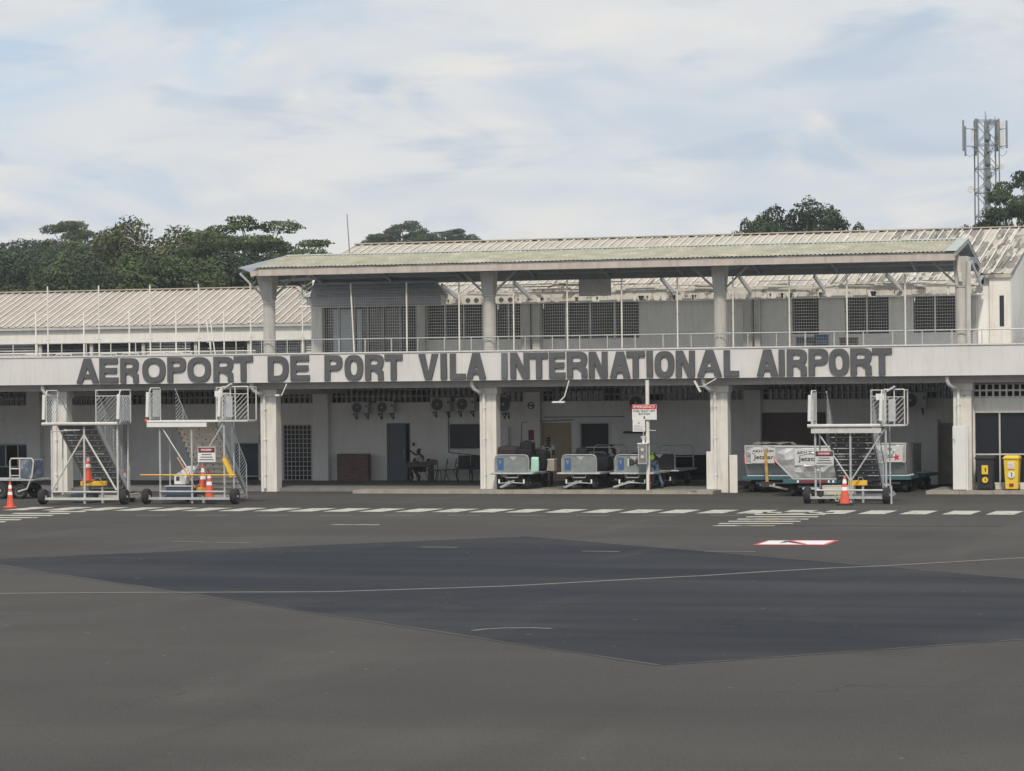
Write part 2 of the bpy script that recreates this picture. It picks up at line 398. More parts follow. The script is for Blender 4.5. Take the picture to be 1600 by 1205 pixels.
# slightly irregular saw-cut edge
pp = []
for k in range(4):
    a, b = Vector(rc[k]), Vector(rc[(k+1) % 4]); n_ = 40
    for t in range(n_):
        p = a.lerp(b, t/n_); q = Vector((-(b-a).y, (b-a).x)).normalized()*random.uniform(-.035, .035) if t else Vector((0, 0)); pp.append((p.x+q.x, p.y+q.y))
flat('asphalt_patch', pp, .004, 'patch', 'large dark newer asphalt patch')
sv = []
for k in range(len(pp)):
    a = Vector(pp[k-1]); b = Vector(pp[k]); d_ = (b-a).normalized(); q = Vector((-d_.y, d_.x))*random.uniform(.02, .06); sv += [(b.x+q.x, b.y+q.y, .006), (b.x-q.x, b.y-q.y, .006)]
n2 = len(pp)
MB().add(sv, [(2*k, 2*k+1, (2*k+3) % (2*n2), (2*k+2) % (2*n2)) for k in range(n2)]).build('patch_seam', 'joint', apron)
def quadpx(name, pts, m, z=.008, label=None): return flat(name, [G(*p, 0) for p in pts], z, m, label)
for x in (-40, 24, 84, 144, 201, 257, 317, 375, 431, 489, 547, 607, 666, 726, 785, 847, 908, 969, 1031, 1093, 1155, 1219, 1283, 1348, 1413.5, 1480.5, 1549):
    X, Y = G(x, 801.6+(800-x)*.0004); wd = .80+random.uniform(-.03, .03)
    flat('painted_stripe', [(X, -14.75), (X+wd, -14.75), (X+wd+.02, -12.55), (X+.02, -12.55)], .008, 'roadwhite')
c5 = lambda x, y: (1080+x/5, 780+y/5)
for xa, xb, y in ((555,1110,105),(490,1040,122),(425,985,140),(355,910,158),(285,850,175),(210,790,192),(165,650,209)):
    quadpx('hatch_stripe', [c5(xa,y+3.8), c5(xb,y+3.8), c5(xb+12,y-3.2), c5(xa+12,y-3.2)], 'roadwhite')
    xm = xa+ (xb-xa)*.52
    if y in (158, 175): quadpx('yellow_fleck', [c5(xm,y+3), c5(xm+35,y+3), c5(xm+45,y-3), c5(xm+10,y-3)], 'roadyellow', .012)
c4 = lambda x, y: (x/4, 770+y/4)
for xa, xb, y in ((300,545,119),(70,445,131),(-100,340,143),(-150,245,157),(-190,140,170),(-260,45,183)):
    quadpx('hatch_stripe', [c4(xa,y+3.4), c4(xb-20,y+3.4), c4(xb,y-3.2), c4(xa+20,y-3.2)], 'roadwhite')
k5 = [c5(480,361), c5(600,324), c5(1158,324), c5(1050,363)]
quadpx('marking_border', k5, 'red', .008)
quadpx('marking_field', [c5(520,357), c5(612,328), c5(1118,328), c5(1032,358)], 'roadwhite2', .012)
quadpx('marking_bar', [c5(690,349), c5(735,331), c5(790,331), c5(890,352), c5(850,355), c5(755,341)], 'joint', .016)
quadpx('marking_slash', [c5(760,329), c5(790,329), c5(905,357), c5(870,357)], 'red', .020)
def stripe_px(pts, th, m, name, z=.008):
    v = []; P = [G(*p) for p in pts]
    for i, p in enumerate(P):
        a = Vector(P[max(0,i-1)]); b = Vector(P[min(len(P)-1,i+1)]); q = (b-a).normalized(); nn = Vector((-q.y, q.x))*th/2
        v.append((p[0]+nn.x, p[1]+nn.y, z)); v.append((p[0]-nn.x, p[1]-nn.y, z))
    MB().add(v, [(2*i, 2*i+1, 2*i+3, 2*i+2) for i in range(len(P)-1)]).build(name, m, apron)
stripe_px([(517,820.3),(593,820.5)], .22, 'roadwhite', 'painted_line')
for a, b in ((212,260),(308,356),(403,452),(500,550),(600,648),(700,750),(800,852),(900,952),(1004,1056),(1110,1160)):
    stripe_px([(a,805.8),(b,805.8)], .22, 'roadfaint', 'painted_dash')
for a, b, y in ((270,320,846.5),(340,392,848.5),(658,715,855.5),(910,968,862),(1100,1180,862)):
    stripe_px([(a,y-.3),(b,y+.3)], .16, 'roadfaint', 'painted_dash')
stripe_px([(-60,930),(0,928),(150,926.6),(300,926),(450,925.6),(520,925),(600,922.5),(700,919.5),(800,916),(900,910.5),(1000,905),(1100,900),(1200,893.5),(1300,888),(1375,885),(1480,879),(1600,872),(1700,866)], .13, 'roadline', 'guide_line')
stripe_px([(1150,821.5),(1565,822.3)], .18, 'joint', 'joint_line')
stripe_px([(738,986),(760,983.5),(790,982),(830,981.5),(862,983)], .12, 'roadfaint', 'scrape_mark', .0085)

# kerbed paving
def paving(name, x0, x1, y0, y1, label, jx=1.2):
    mb = MB(); mb.box(x0, y0+.16, -.02, x1, y1, .115)
    o = tag(mb.build(name, 'concrete'), label, None, None, 'structure')
    n_ = max(1, round((x1-x0)/jx)); w = (x1-x0)/n_
    me = MB().box(0, 0, 0, w-.012, .15, .125).mesh('kerb_stone')
    for k in range(n_):
        kb = link('kerb_stone', me, 'kerb', o); kb.location = (x0+k*w+.006, y0+random.uniform(-.006, .006), random.uniform(-.006, .004))
    return o
paving('pavement', G(560,770)[0], G(1133,769)[0], -1.3, .3, 'concrete pavement strip with kerb in front of the portico')
paving('side_pavement', WX(1455, .3, 760), 24, -.9, 3.0, 'raised concrete pavement at the right end of the terminal')
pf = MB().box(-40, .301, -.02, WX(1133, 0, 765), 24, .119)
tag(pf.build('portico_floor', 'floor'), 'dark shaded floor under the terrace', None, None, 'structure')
# far ground with grass and wooded hill
hv = []; hf = []; nx, ny = 60, 24
def hillz(x, y):
    t = max(0, min(1, (y-130)/180)); return t*t*(3-2*t)*9*max(0, min(1, (60-x)/120))+.01
for j in range(ny+1):
    for i in range(nx+1):
        x = -600+i*20; y = 90+j*30; hv.append((x, y, hillz(x, y)+random.uniform(-.2, .2)*(1 if y > 130 else 0)))
for j in range(ny):
    for i in range(nx):
        a = j*(nx+1)+i; hf.append((a, a+1, a+nx+2, a+nx+1))
tag(MB().add(hv, hf).build('hill', 'grass', smooth=True), 'grassy ground rising behind the terminal', None, None, 'structure')

# ================================================================== TERMINAL BUILDING
T = thing('terminal_building', 'long two-storey white terminal with open terrace, portico and weathered metal roofs', 'building')
ZB, ZT = 4.004, 5.075                    # parapet bottom, top
XL, XR = -36, 24
CX = [-.911+8.474*k for k in range(-4, 3)]     # column centres (k=-4..2)
# parapet
MB().box(XL, -.7, ZB, XR, -.52, ZT-.05).build('parapet', 'parapet', T)
MB().box(XL, -.735, ZT-.05, XR, -.49, ZT).build('coping', 'parapet', T)
MB().box(XL, -.5, ZB+.02, 26, 8.0, ZB+.17).build('terrace_slab', 'innerwall', T)
MB().box(XL, -.49, ZB+.171, 26, 8.0, ZB+.2).build('terrace_screed', mat('terrace screed', (.56, .54, .50), .9, var=.2, spots=.3, spotc=(.2,.19,.16)), T)
MB().box(XL, -.15, 3.76, XR, .30, ZB+.018).build('beam', 'beam', T)
# cross beams
for x in CX: MB().box(x-.2, .305, 3.55, x+.2, 7.6, ZB+.018).build('cross_beam', 'beam', T)
# ground columns and down pipes
for x in CX:
    c = MB().box(x-.31, -.02, 0, x+.31, .48, 3.755)
    c.box(x-.36, -.07, 3.5, x+.36, .50, 3.755)
    c.build('column', 'column', T, bevel=.012)
    p = MB().tube([(x-.43,-.5,ZB-.01),(x-.43,-.5,3.86),(x-.40,-.42,3.72),(x-.28,-.28,3.62),(x-.12,-.16,3.60)], .075, 10)
    p.build('pipe_elbow', 'pipe', T, smooth=True)
    q = MB().tube([(x-.12,-.10,3.62),(x-.12,-.10,.13)], .055, 10)
    for z in (.6, 1.9, 3.0): q.box(x-.185, -.165, z, x-.055, -.03, z+.03)
    q.build('downpipe', 'pipe', T)
# --- lower back wall with openings, Y = 8
YB = 8.0
def rectpx(xa, ya, xb, yb, Y=YB):
    a = W(xa, ya, Y); b = W(xb, yb, Y); return [a[0], b[0], max(.12, b[1]), a[1]]
H = {}
H['door'] = rectpx(606,663,640,749); H['grille'] = rectpx(443,664,487,749); H['win'] = rectpx(703,663,752,701)
H['doorway'] = rectpx(907,662,952,749); H['shut1'] = rectpx(-40,693,61,750); H['shut2'] = rectpx(365,691,404,748)
H['roller'] = rectpx(1040,711,1105,752); H['rdoor'] = rectpx(1466,661,1491,752)
for k in ('door','grille','doorway','roller','rdoor','shut1','shut2'): H[k][2] = .12 if k != 'rdoor' else 0
H['roller'][2] = .12
VZ0 = 3.17
vent_spans = []
pil = [CX[k]+.95*0 for k in range(len(CX))]
px_pil = [(165,192),(488,512),(817,843),(1162,1188)]
PIL = [(WX(a, 7.7), WX(b, 7.7)) for a, b in px_pil]
edges = [XL]+[e for p in PIL for e in p]+[WX(1512, 8)]
for k in range(0, len(edges), 2): vent_spans.append((edges[k], edges[k+1]))
holes = list(H.values())+[[a+.02, b-.02, VZ0, VZ0+.77] for a, b in vent_spans]
wl_ = wall(XL, WX(1512, 8), 0, ZB+.0, YB, YB+.2, holes); wl_.build('lower_wall', 'innerwall', T)
MB().box(XL, YB-.02, 2.62, WX(1512, 8), YB-.001, 2.66).build('wall_ledge', 'innerwall', T)
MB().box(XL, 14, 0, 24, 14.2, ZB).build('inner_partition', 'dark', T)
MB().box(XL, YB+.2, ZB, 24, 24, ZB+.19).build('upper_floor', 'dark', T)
MB().box(16.0, .5, 0, 16.15, 8, ZB).build('side_partition', 'innerwall', T)
for a, b in PIL: MB().box(a, 7.68, .12 if a < 6 else 0, b, 7.998, ZB).build('pilaster', 'innerwall', T, bevel=.01)
MB().box(-23.2, 7.68, .12, -22.6, 7.998, ZB).build('pilaster', 'innerwall', T)
for a, b in vent_spans:
    mb = MB(); n_ = max(1, round((b-a)/.226)); w = (b-a)/n_
    for i in range(n_+1): mb.box(a+i*w-.018, YB+.03, VZ0, a+i*w+.018, YB+.16, VZ0+.77)
    for k in range(4): mb.box(a, YB+.034, VZ0+k*.255-.018, b, YB+.156, VZ0+k*.255+.018)
    mb.build('vent_grid', 'beam', T)
    MB().box(a, YB+.5, VZ0-.2, b, YB+.52, VZ0+.9).build('vent_backing', 'glass', T)
# door, grille, window etc.
d = H['door']; dw = d[1]-d[0]
dr = MB().box(d[0], YB+.02, .12, d[0]+dw*.83, YB+.07, d[3]).build('door', 'greydoor', T)
MB().tube([(d[0]+dw*.77, YB-.01, 1.0),(d[0]+dw*.77, YB-.04, 1.05),(d[0]+dw*.77, YB-.04, 1.3),(d[0]+dw*.77, YB-.01, 1.35)], .012, 6).build('handle', 'galv', dr)
mb = MB(); mb.box(d[0]-.04, YB-.03, .12, d[0]-.002, YB-.002, d[3]+.04); mb.box(d[1]+.002, YB-.03, .12, d[1]+.04, YB-.002, d[3]+.04); mb.box(d[0]-.002, YB-.03, d[3]+.002, d[1]+.002, YB-.002, d[3]+.04)
mb.build('door_frame', 'greydoor', T)
d = H['grille']; mb = MB()
for i in range(8): x = d[0]+(d[1]-d[0])*i/7; mb.box(x-.014, YB-.03, .12, x+.014, YB-.005, d[3])
for i in range(13): z = .14+(d[3]-.16)*i/12; mb.box(d[0], YB-.027, z-.014, d[1], YB-.008, z+.014)
mb.build('grille_gate', 'galvw', T)
MB().box(d[0], YB+.1, .12, d[1], YB+.13, d[3]).build('door_glass', 'glass', T)
def framed(d, Y, fm='signwhite', gm='glass', t=.06, mull=(), trans=(), name='window'):
    w = MB(); a, b, c, e = d
    w.box(a-t, Y-.04, c-t, a, Y+.06, e+t); w.box(b, Y-.04, c-t, b+t, Y+.06, e+t); w.box(a, Y-.04, e, b, Y+.06, e+t); w.box(a, Y-.04, c-t, b, Y+.06, c)
    o = w.build(name, fm, T)
    for x in mull: MB().box(x-t/2, Y-.02, c, x+t/2, Y+.05, e).build('mullion', fm, o)
    for z in trans: MB().box(a, Y-.018, z-t/2, b, Y+.048, z+t/2).build('transom', fm, o)
    xs = [a]+list(mull)+[b]
    for k in range(len(xs)-1): MB().box(xs[k]+.001, Y+.07, c, xs[k+1]-.001, Y+.08, e).build('pane', gm, o)
    return o
framed(H['win'], YB)
d = H['doorway']; mb = MB(); mb.box(d[0]-.09, YB-.04, .12, d[0], YB-.002, d[3]+.09); mb.box(d[1], YB-.04, .12, d[1]+.09, YB-.002, d[3]+.09); mb.box(d[0], YB-.04, d[3], d[1], YB-.002, d[3]+.09)
mb.build('doorway_frame', 'signwhite', T)
MB().box(d[0], YB+.15, .12, d[1], YB+.18, d[3]).build('doorway_dark', 'black', T)  # black sheet standing in for the darkness inside the doorway
d = rectpx(844,661,893,749); MB().box(d[0], YB-.05, .12, d[1], YB-.003, d[3]).build('board', 'beige', T, label='beige painted board covering a doorway')
MB().box(d[0]+.55, YB-.058, 1.35, d[0]+.85, YB-.052, 1.6).build('notice', 'boxbeige', T)
d = H['shut1']; framed([d[0], d[1], 1.3*0+.7, d[3]-.08], YB, 'galv', 'glassblue', .05, mull=(WX(27, 8), WX(8, 8)))
MB().box(d[0]-.1, YB-.22, d[3]-.02, d[1]+.05, YB-.002, d[3]+.38).build('shutter_box', 'innerwall', T)
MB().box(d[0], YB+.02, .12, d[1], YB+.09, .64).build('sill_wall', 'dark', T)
d = H['shut2']; framed([d[0]+.05, d[1]+.1, .3, d[3]-.06], YB, 'galv', 'glassblue', .05)
MB().box(d[0]-.1, YB-.22, d[3]-.02, d[1]+.1, YB-.002, d[3]+.3).build('shutter_box', 'innerwall', T)
d = rectpx(1189,645,1291,735); MB().box(d[0], YB-.04, .4, d[1], YB-.003, d[3]).build('board', 'brown', T, label='brown board panel on the wall behind the containers')
d = H['rdoor']; MB().box(d[0], YB+.03, 0, d[1], YB+.08, d[3]).build('door', 'boxbeige', T, label='beige door deep in the right bay')
a, b = WX(1442, 7.6), WX(1464, 7.6); MB().box(a, 7.55, 0, b, YB-.002, W(1450, 656, 7.6)[1]).build('utility_cabinet', 'innerwall', T)
a, b = WX(975, 7.7), WX(1001, 7.7); c1 = MB().box(a, 7.72, W(980,716,7.7)[1], b, YB-.002, W(980,678,7.7)[1]).build('switch_cabinet', 'innerwall', T)
MB().box(a-.03, 7.60, W(980,677,7.7)[1], b+.12, YB-.004, W(980,674,7.7)[1]).build('canopy', 'dark', c1)
a, b = WX(783, 7.7), WX(793, 7.7); MB().box(a, 7.7, .5, b, YB-.002, W(785,667,7.7)[1]).build('wall_cabinet', 'innerwall', T)
# conduits on the wall
MB().tube([(WX(812,7.66),7.66,.9),(WX(815,7.66),7.66,W(815,660,7.66)[1]),(WX(895,7.9),7.95,W(895,656,7.9)[1])], .016, 6).build('conduit', 'dark', T)
MB().tube([(WX(700,7.95),7.95,2.95),(WX(700,7.95),7.95,W(700,707,7.95)[1]),(WX(745,7.95),7.95,W(745,712,7.95)[1])], .02, 6).build('conduit', 'dark', T)
MB().tube([(WX(850,7.95),7.95,W(850,652,7.95)[1]),(WX(975,7.95),7.95,W(975,651,7.95)[1])], .015, 6).build('conduit', 'dark', T)
MB().box(WX(645,7.9)-.04, 7.9, W(645,697,7.9)[1], WX(645,7.9)+.02, YB-.002, W(645,692,7.9)[1]).build('switch', 'dark', T)
# no smoking roundel and red notice on the pilaster
pc = (WX(829, 7.66), 7.66, W(829, 634, 7.66)[1])
ro = MB()
for k in range(20):
    a0, a1 = 2*math.pi*k/20, 2*math.pi*(k+1)/20
    ro.slab([(pc[0]+.14*math.cos(a0),7.672,pc[2]+.14*math.sin(a0)),(pc[0]+.14*math.cos(a1),7.672,pc[2]+.14*math.sin(a1)),(pc[0]+.105*math.cos(a1),7.672,pc[2]+.105*math.sin(a1)),(pc[0]+.105*math.cos(a0),7.672,pc[2]+.105*math.sin(a0))], .006)
ro.bar((pc[0]-.1,7.67,pc[2]+.02),(pc[0]+.1,7.67,pc[2]-.0),.01,.05); ro.bar((pc[0]-.1,7.668,pc[2]+.07),(pc[0]+.1,7.668,pc[2]-.07),.01,.025)
ro.build('no_smoking_symbol', 'black', T)
MB().box(pc[0]-.11, 7.66, W(829,688,7.66)[1], pc[0]+.11, 7.676, W(829,672,7.66)[1]).build('notice', 'darkred', T)

# --- right enclosed bay, Y = .45
YR = .45
dwn = [WX(1523, YR), 26, .35, W(1560, 645, YR)[1]]
vz = W(1560, 621, YR)[1]; va = WX(1520, YR)
wall(WX(1516, YR), 26, .12, 3.757, YR, YR+.2, [dwn, [va, 26, vz, vz+.5]]).build('bay_wall', 'white', T)
ow = framed(dwn, YR+.05, 'galvw', 'glass', .05, mull=(WX(1561, YR),), trans=(W(1560, 710, YR)[1],))
me = MB().box(0, 0, 0, .226, .14, .03).box(0, 0, .2, .226, .14, .23).box(0, .001, .03, .03, .139, .2).box(.2, .001, .03, .226, .139, .2).mesh('vent_block')
for i in range(30):
    for k in range(2):
        o = link('vent_block', me, 'white', T); o.location = (va+i*.2265, YR+.02, vz+.01+k*.232)
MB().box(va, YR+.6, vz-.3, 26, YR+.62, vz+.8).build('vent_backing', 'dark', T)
MB().box(16.2, 3, .1, 26, 3.1, ZB).build('bay_partition', 'dark', T)
MB().tube([(WX(1520.5, YR-.06), YR-.06, 3.0),(WX(1520.5, YR-.06), YR-.06, .2)], .03, 8).build('downpipe', 'pipe', T)
# conduit and bracket
MB().tube([(WX(1505,-.1), -.12, W(1505,618,-.1)[1]),(WX(1519,YR-.1), YR-.1, W(1519,618,YR)[1]),(WX(1519,YR-.1), YR-.1, .5)], .012, 6).build('conduit', 'dark', T)

# --- upper storey: wall Y = 8, openings measured
UZ0, UZ1 = ZB+.2, 7.35
def up(xa, ya, xb, yb): return rectpx(xa, ya, xb, yb)
UX0, UX1 = WX(486, 8, 500), WX(1580, 8, 500)
w1 = [up(506,474,598,553), up(600,474,651,553)]
w1 = [[w[0], w[1], UZ0, w[3]] for w in w1]
UW = [up(666,474,754,530), up(775,473,814,530), up(846,471,999,528), up(1238,464,1280,522), up(1320,463,1389,521), up(1427,461,1495,519)]
slit = up(1563,462,1570,510)
DRW = up(1190,465,1232,560); DRW[2] = UZ0
uw = wall(UX0, UX1, UZ0, UZ1, YB, YB+.2, w1+UW+[slit]).build('upper_wall', 'upperwall', T)
def louvres(d, Y, cells, parent, m='acdark'):
    xs = [d[0]+(d[1]-d[0])*k/cells for k in range(cells+1)]
    for k in range(cells):
        mb = MB(); nz = int((d[3]-d[2])/.11)
        for i in range(nz):
            z = d[2]+.03+i*.11
            mb.slab([(xs[k]+.04,Y+.02,z),(xs[k+1]-.04,Y+.02,z),(xs[k+1]-.04,Y+.09,z+.07),(xs[k]+.04,Y+.09,z+.07)], .006)
        mb.build('louvre_panel', m, parent)
M['louvre'] = mat('louvre glass', (.055, .06, .07), .25, var=.2, spec=.5)
for d, n_ in zip(UW, (3, 2, 4, 1, 2, 2)):
    mull = [d[0]+(d[1]-d[0])*k/n_ for k in range(1, n_)]
    o = framed(d, YB+.02, 'upperwall', 'glass', .055, mull=mull)
    for ch in kids(o):
        if ch.name.startswith('pane'): ch.location.y = .25
    louvres(d, YB+.04, n_, o, 'louvre')
for d, n_ in zip(w1, (4, 2)):
    mull = [d[0]+(d[1]-d[0])*k/n_ for k in range(1, n_)]
    o = framed(d, YB+.02, 'beam', 'glass', .05, mull=mull)
MB().box(WX(524,8.2), 8.065, 4.9, WX(557,8.2), 8.08, W(540,484,8.2)[1]).build('blind', 'curtain', T)
MB().box(WX(561,8.2), 8.065, 4.9, WX(568,8.2), 8.08, W(540,484,8.2)[1]).build('blind', 'curtain', T)
MB().box(slit[0], YB+.1, slit[2], slit[1], YB+.12, slit[3]).build('slit_glass', 'glass', T)
MB().box(DRW[0], YB-.04, UZ0, DRW[1], YB-.003, DRW[3]).build('door', 'upperwall', T, label='pale terrace door')
for a, b in ((488,505),(653,665),(816,829),(833,845),(1162,1176),(1180,1189)):     # wall piers and pipes on the terrace
    MB().box(WX(a,7.75), 7.7, UZ0, WX(b,7.75), YB-.002, UZ1).build('pier', 'upcolumn', T, bevel=.02)
MB().box(WX(1521,7.6), 7.5, UZ0, WX(1527,7.6), YB-.003, 7.0).build('pier', 'beam', T)
# side walls
MB().box(UX0, YB+.2, UZ0, UX0+.2, 24, 8.1).build('side_wall', 'upperwall', T)
ys = 24
sw = MB(); sw.prism([(8.2,ZB+.2),(24,ZB+.2),(24,7.4),(16,9.70),(8.2,7.5)], UX1-.2, UX1, 'yz'); sw.build('side_wall', 'white', T)
sw = MB(); sw.prism([(.65,.1),(24,.1),(24,ZB+.19),(.65,ZB+.19)], 25.8, 26, 'yz'); sw.build('side_wall', 'white', T)
MB().box(XL, 24, 0, 26, 24.2, 7.2).build('rear_wall', 'upperwall', T)
MB().box(XL, -.5, 0, XL+.2, 24, ZB).build('side_wall', 'upperwall', T)

CXL_ = WX(402,-.9,412)
MB().box(15.70, YB+.001, UZ1-.02, WX(1547,7.85)+.05, YB+.19, 7.72).build('wall_infill', 'upperwall', T)
# --- main roof: individual ribbed sheets
def rib_sheet(wd, pts, name, ribw=.035, ribh=.045):
    """sheet following the (y,z) profile pts, one raised rib along its left edge"""
    mb = MB()
    for k in range(len(pts)-1):
        (y0, z0), (y1, z1) = pts[k], pts[k+1]
        sec = [(0,0),(.02,ribh),(.02+ribw,ribh),(.04+ribw,0),(wd*.53,0),(wd*.55,.012),(wd*.60,.012),(wd*.62,0),(wd,0)]
        vs = [(x, y0, z0+h) for x, h in sec]+[(x, y1, z1+h) for x, h in sec]; m_ = len(sec)
        mb.add(vs, [(i, i+1, i+1+m_, i+m_) for i in range(m_-1)])
    return mb.mesh(name)
EY, EZ, RY, RZ = 6.25, 7.32, 16.0, 9.80
RXL, RXR = WX(556, 16, 383), UX1+.05
XE = 15.75                                # right of this the roof stops at the wall plane, without eaves
def rz_at(y): return EZ+(RZ-EZ)*(y-EY)/(RY-EY)
me_a = rib_sheet(.372, [(EY,EZ),(RY,RZ)], 'roof_sheet')
me_a2 = rib_sheet(.372, [(EY,EZ+.01),(RY,RZ+.008)], 'roof_sheet')
me_b = rib_sheet(.372, [(RY,RZ),(25.5,7.4)], 'roof_sheet')
me_l = rib_sheet(.372, [(10.2,rz_at(10.2)),(RY,RZ)], 'roof_sheet'); me_cl = MB().bar((.04,10.2,rz_at(10.2)+.05),(.04,RY,RZ+.05),.05,.012).mesh('rib_cap')
me_e = rib_sheet(.372, [(7.78,rz_at(7.78)+.01),(RY,RZ+.008)], 'roof_sheet'); me_ce = MB().bar((.04,7.78,rz_at(7.78)+.05),(.04,RY,RZ+.05),.05,.012).mesh('rib_cap')
# ribs lighter: separate capping strips
me_c = MB().bar((.04,EY,EZ+.05),(.04,RY,RZ+.05),.05,.012).mesh('rib_cap')
n_ = int((RXR-RXL)/.372)+1
for i in range(n_):
    x = RXL+i*.372; z = random.uniform(-.012, .012)
    patched = x > 10.8 or random.random() < .06
    mm = 'roofpatch' if patched else 'roofsheet'
    me1 = me_e if x > XE-.2 else me_l if x < UX0+.1 else (me_a2 if patched else me_a)
    o = link('roof_sheet', me1, mm, T); o.location = (x, 0, z)
    if random.random() < .9:
        o = link('rib_cap', me_ce if x > XE-.2 else me_cl if x < UX0+.1 else me_c, 'rib', T); o.location = (x, 0, z)
    if i % 3 == 0:
        b_ = link('rear_roof_sheet', me_b, 'roofsheet', T); b_.location = (x, 0, 0); b_.scale.x = 3
MB().box(RXL-.02, RY-.18, RZ+.03, RXR, RY+.18, RZ+.07).build('ridge_cap', 'roofsheet', T)
MB().slab([(UX0+.2,EY+.05,EZ-.02),(XE,EY+.05,EZ-.02),(XE,RY,RZ-.04),(UX0+.2,RY,RZ-.04)], .05).build('roof_lining', 'soffit', T)
MB().slab([(XE+.001,7.85,rz_at(7.85)-.03),(RXR-.02,7.85,rz_at(7.85)-.03),(RXR-.02,RY,RZ-.04),(XE+.001,RY,RZ-.04)], .05).build('roof_lining', 'soffit', T)
MB().box(WX(1547,7.85), 7.85, UZ0, UX1, YB-.002, rz_at(7.85)-.09).build('end_wall', 'white', T, bevel=.01)
MB().box(XE, 7.74, rz_at(7.8)-.14, RXR, 7.84, rz_at(7.8)-.01).build('verge_trim', 'roofpatch', T)
MB().box(WX(1563,7.84), 7.838, slit[2], WX(1570,7.84), 7.849, slit[3]).build('slit_window', 'glass', T)
# lifted and broken scraps on the right part of the roof
for k in range(150):
    x = random.uniform(10.2, RXR-.25) if k < 120 else random.uniform(RXL+.5, 10); t = random.random()**1.3; y = (EY if x < XE-.3 else 7.8)+.2+t*(RY-(EY if x < XE-.3 else 7.8)-1.6); z = EZ+(RZ-EZ)*(y-EY)/(RY-EY)+.05
    L = random.uniform(.5, 2.0); wd = random.uniform(.03, .075)
    MB().slab([(x,y,z),(x+wd,y,z+.01),(x+wd+.02,y+L,z+L*.254+random.uniform(0,.06)),(x,y+L,z+L*.254+.02)], .012).build('loose_strip', random.choice(['rib','rib','dirt','roofpatch','dirt']), T)
# eave board and gutter with peeling paint
EX0 = WX(688, 6.2, 460)
MB().box(EX0, EY-.02, EZ-.06, XE, EY+.04, EZ+.02).build('eave_trim', 'rib', T)
MB().box(WX(485,6.25,465), EY-.02, EZ-.40, EX0-.01, EY+.04, EZ+.05).build('header_panel', 'soffit', T)
for k in range(46):                                # broken gutter and trim pieces along the eave
    w = random.uniform(.5, 2.6); x = random.uniform(EX0, XE-w); z = EZ+random.choice([.05,.10,.17,.24,.31])+random.uniform(-.02,.02)
    MB().bar((x,EY-.06-random.uniform(0,.12),z),(x+w,EY-.06-random.uniform(0,.12),z+random.uniform(-.04,.04)),.03,random.uniform(.03,.06)).build('gutter_piece', random.choice(['dirt','soffit','rib','peel','peel','dirt']), T)
rx = EX0
while rx < XE-.4:
    w = random.uniform(1.6, 2.4); w = min(w, XE-.05-rx)
    MB().box(rx, EY-.01+random.uniform(-.01,.01), EZ-.34+random.uniform(-.02,.02), rx+w-.015, EY+.05, EZ-.065).build('eave_board', 'peel', T); rx += w
    if w < .3: break
MB().box(UX0+.2, EY+.06, EZ-.38, XE-.02, YB-.16, EZ-.33).build('eave_soffit', 'upperwall', T)
# scalloped scraps hanging below the eave
for k in range(70):
    x = random.uniform(WX(690,6), WX(1500,6)); w = random.uniform(.08, .3)
    MB().prism([(x,EZ-.20),(x+w,EZ-.21),(x+w*.8,EZ-.36-random.uniform(0,.05)),(x+w*.2,EZ-.38)], EY-.04, EY-.025).build('paint_flake', random.choice(['rib','upcolumn','white']), T)
# vent boxes with round holes in the eave
for xs_ in ((722,752,(731,744)),(776,803,(783,797))):
    a, b = WX(xs_[0], 6.1, 460), WX(xs_[1], 6.1, 460); bx = MB().box(a, 6.05, EZ-.40, b, EY-.05, EZ-.12).build('eave_box', 'rib', T)
    for p in xs_[2]: MB().lathe((WX(p,6.04,460), 6.035, EZ-.26), [(.095,0),(.095,.012)], 'y', 16).build('vent_hole', 'dark', bx)
# link ceiling between canopy and main building (left part)
lx0, lx1 = CXL_, WX(684,5,440)
MB().slab([(lx0,4.7,7.84),(lx1,4.7,7.84),(lx1,6.20,7.34),(WX(484,6.2,465),6.20,7.34)], .06).build('link_roof', 'soffit', T)
for k in range(4):
    y = 4.9+k*.3; MB().box(UX0+1.2, y, 7.80-(y-4.7)*.333-.16, lx1-.1, y+.06, 7.80-(y-4.7)*.333-.065).build('ceiling_batten', 'soffit', T)
MB().box(UX0, 7.55, 6.95, lx1, 7.66, 7.33).build('header_beam', 'soffit', T)

# --- canopy
CY0, CZ0, CY1, CZ1, CY2, CZ2 = -.95, 8.19, 2.0, 8.74, 4.9, 7.97
CXL, CXR = WX(402,-.9,412), WX(1493,-.9,396)
def corr(wd, y0, z0, y1, z1, pitch=.15, amp=.02):
    mb = MB(); n_ = int(wd/pitch*4); vs = []
    for (y, z) in ((y0,z0),(y1,z1)):
        for i in range(n_+1):
            x = wd*i/n_; vs.append((x, y, z+amp*math.cos(2*math.pi*x/pitch)))
    return mb.add(vs, [(i, i+1, i+n_+2, i+n_+1) for i in range(n_)]).mesh('canopy_sheet')
nc = round((CXR-CXL)/.76); wd = (CXR-CXL)/nc
mc0 = corr(wd+.04, CY0, CZ0, CY1, CZ1); mc1 = corr(wd+.04, CY1, CZ1, CY2, CZ2)
for i in range(nc):
    o = link('canopy_sheet', mc0, 'canopysheet', T); o.location = (CXL+i*wd, random.uniform(-.02,.02), random.uniform(-.004,.004)+(.004 if i % 2 else 0))
    o = link('canopy_sheet', mc1, 'canopysheet', T); o.location = (CXL+i*wd, 0, (.004 if i % 2 else 0))
MB().slab([(CXL,CY0+.03,CZ0-.03),(CXR,CY0+.03,CZ0-.03),(CXR,CY1,CZ1-.03),(CXL,CY1,CZ1-.03)], .03).build('canopy_lining', 'soffit', T)
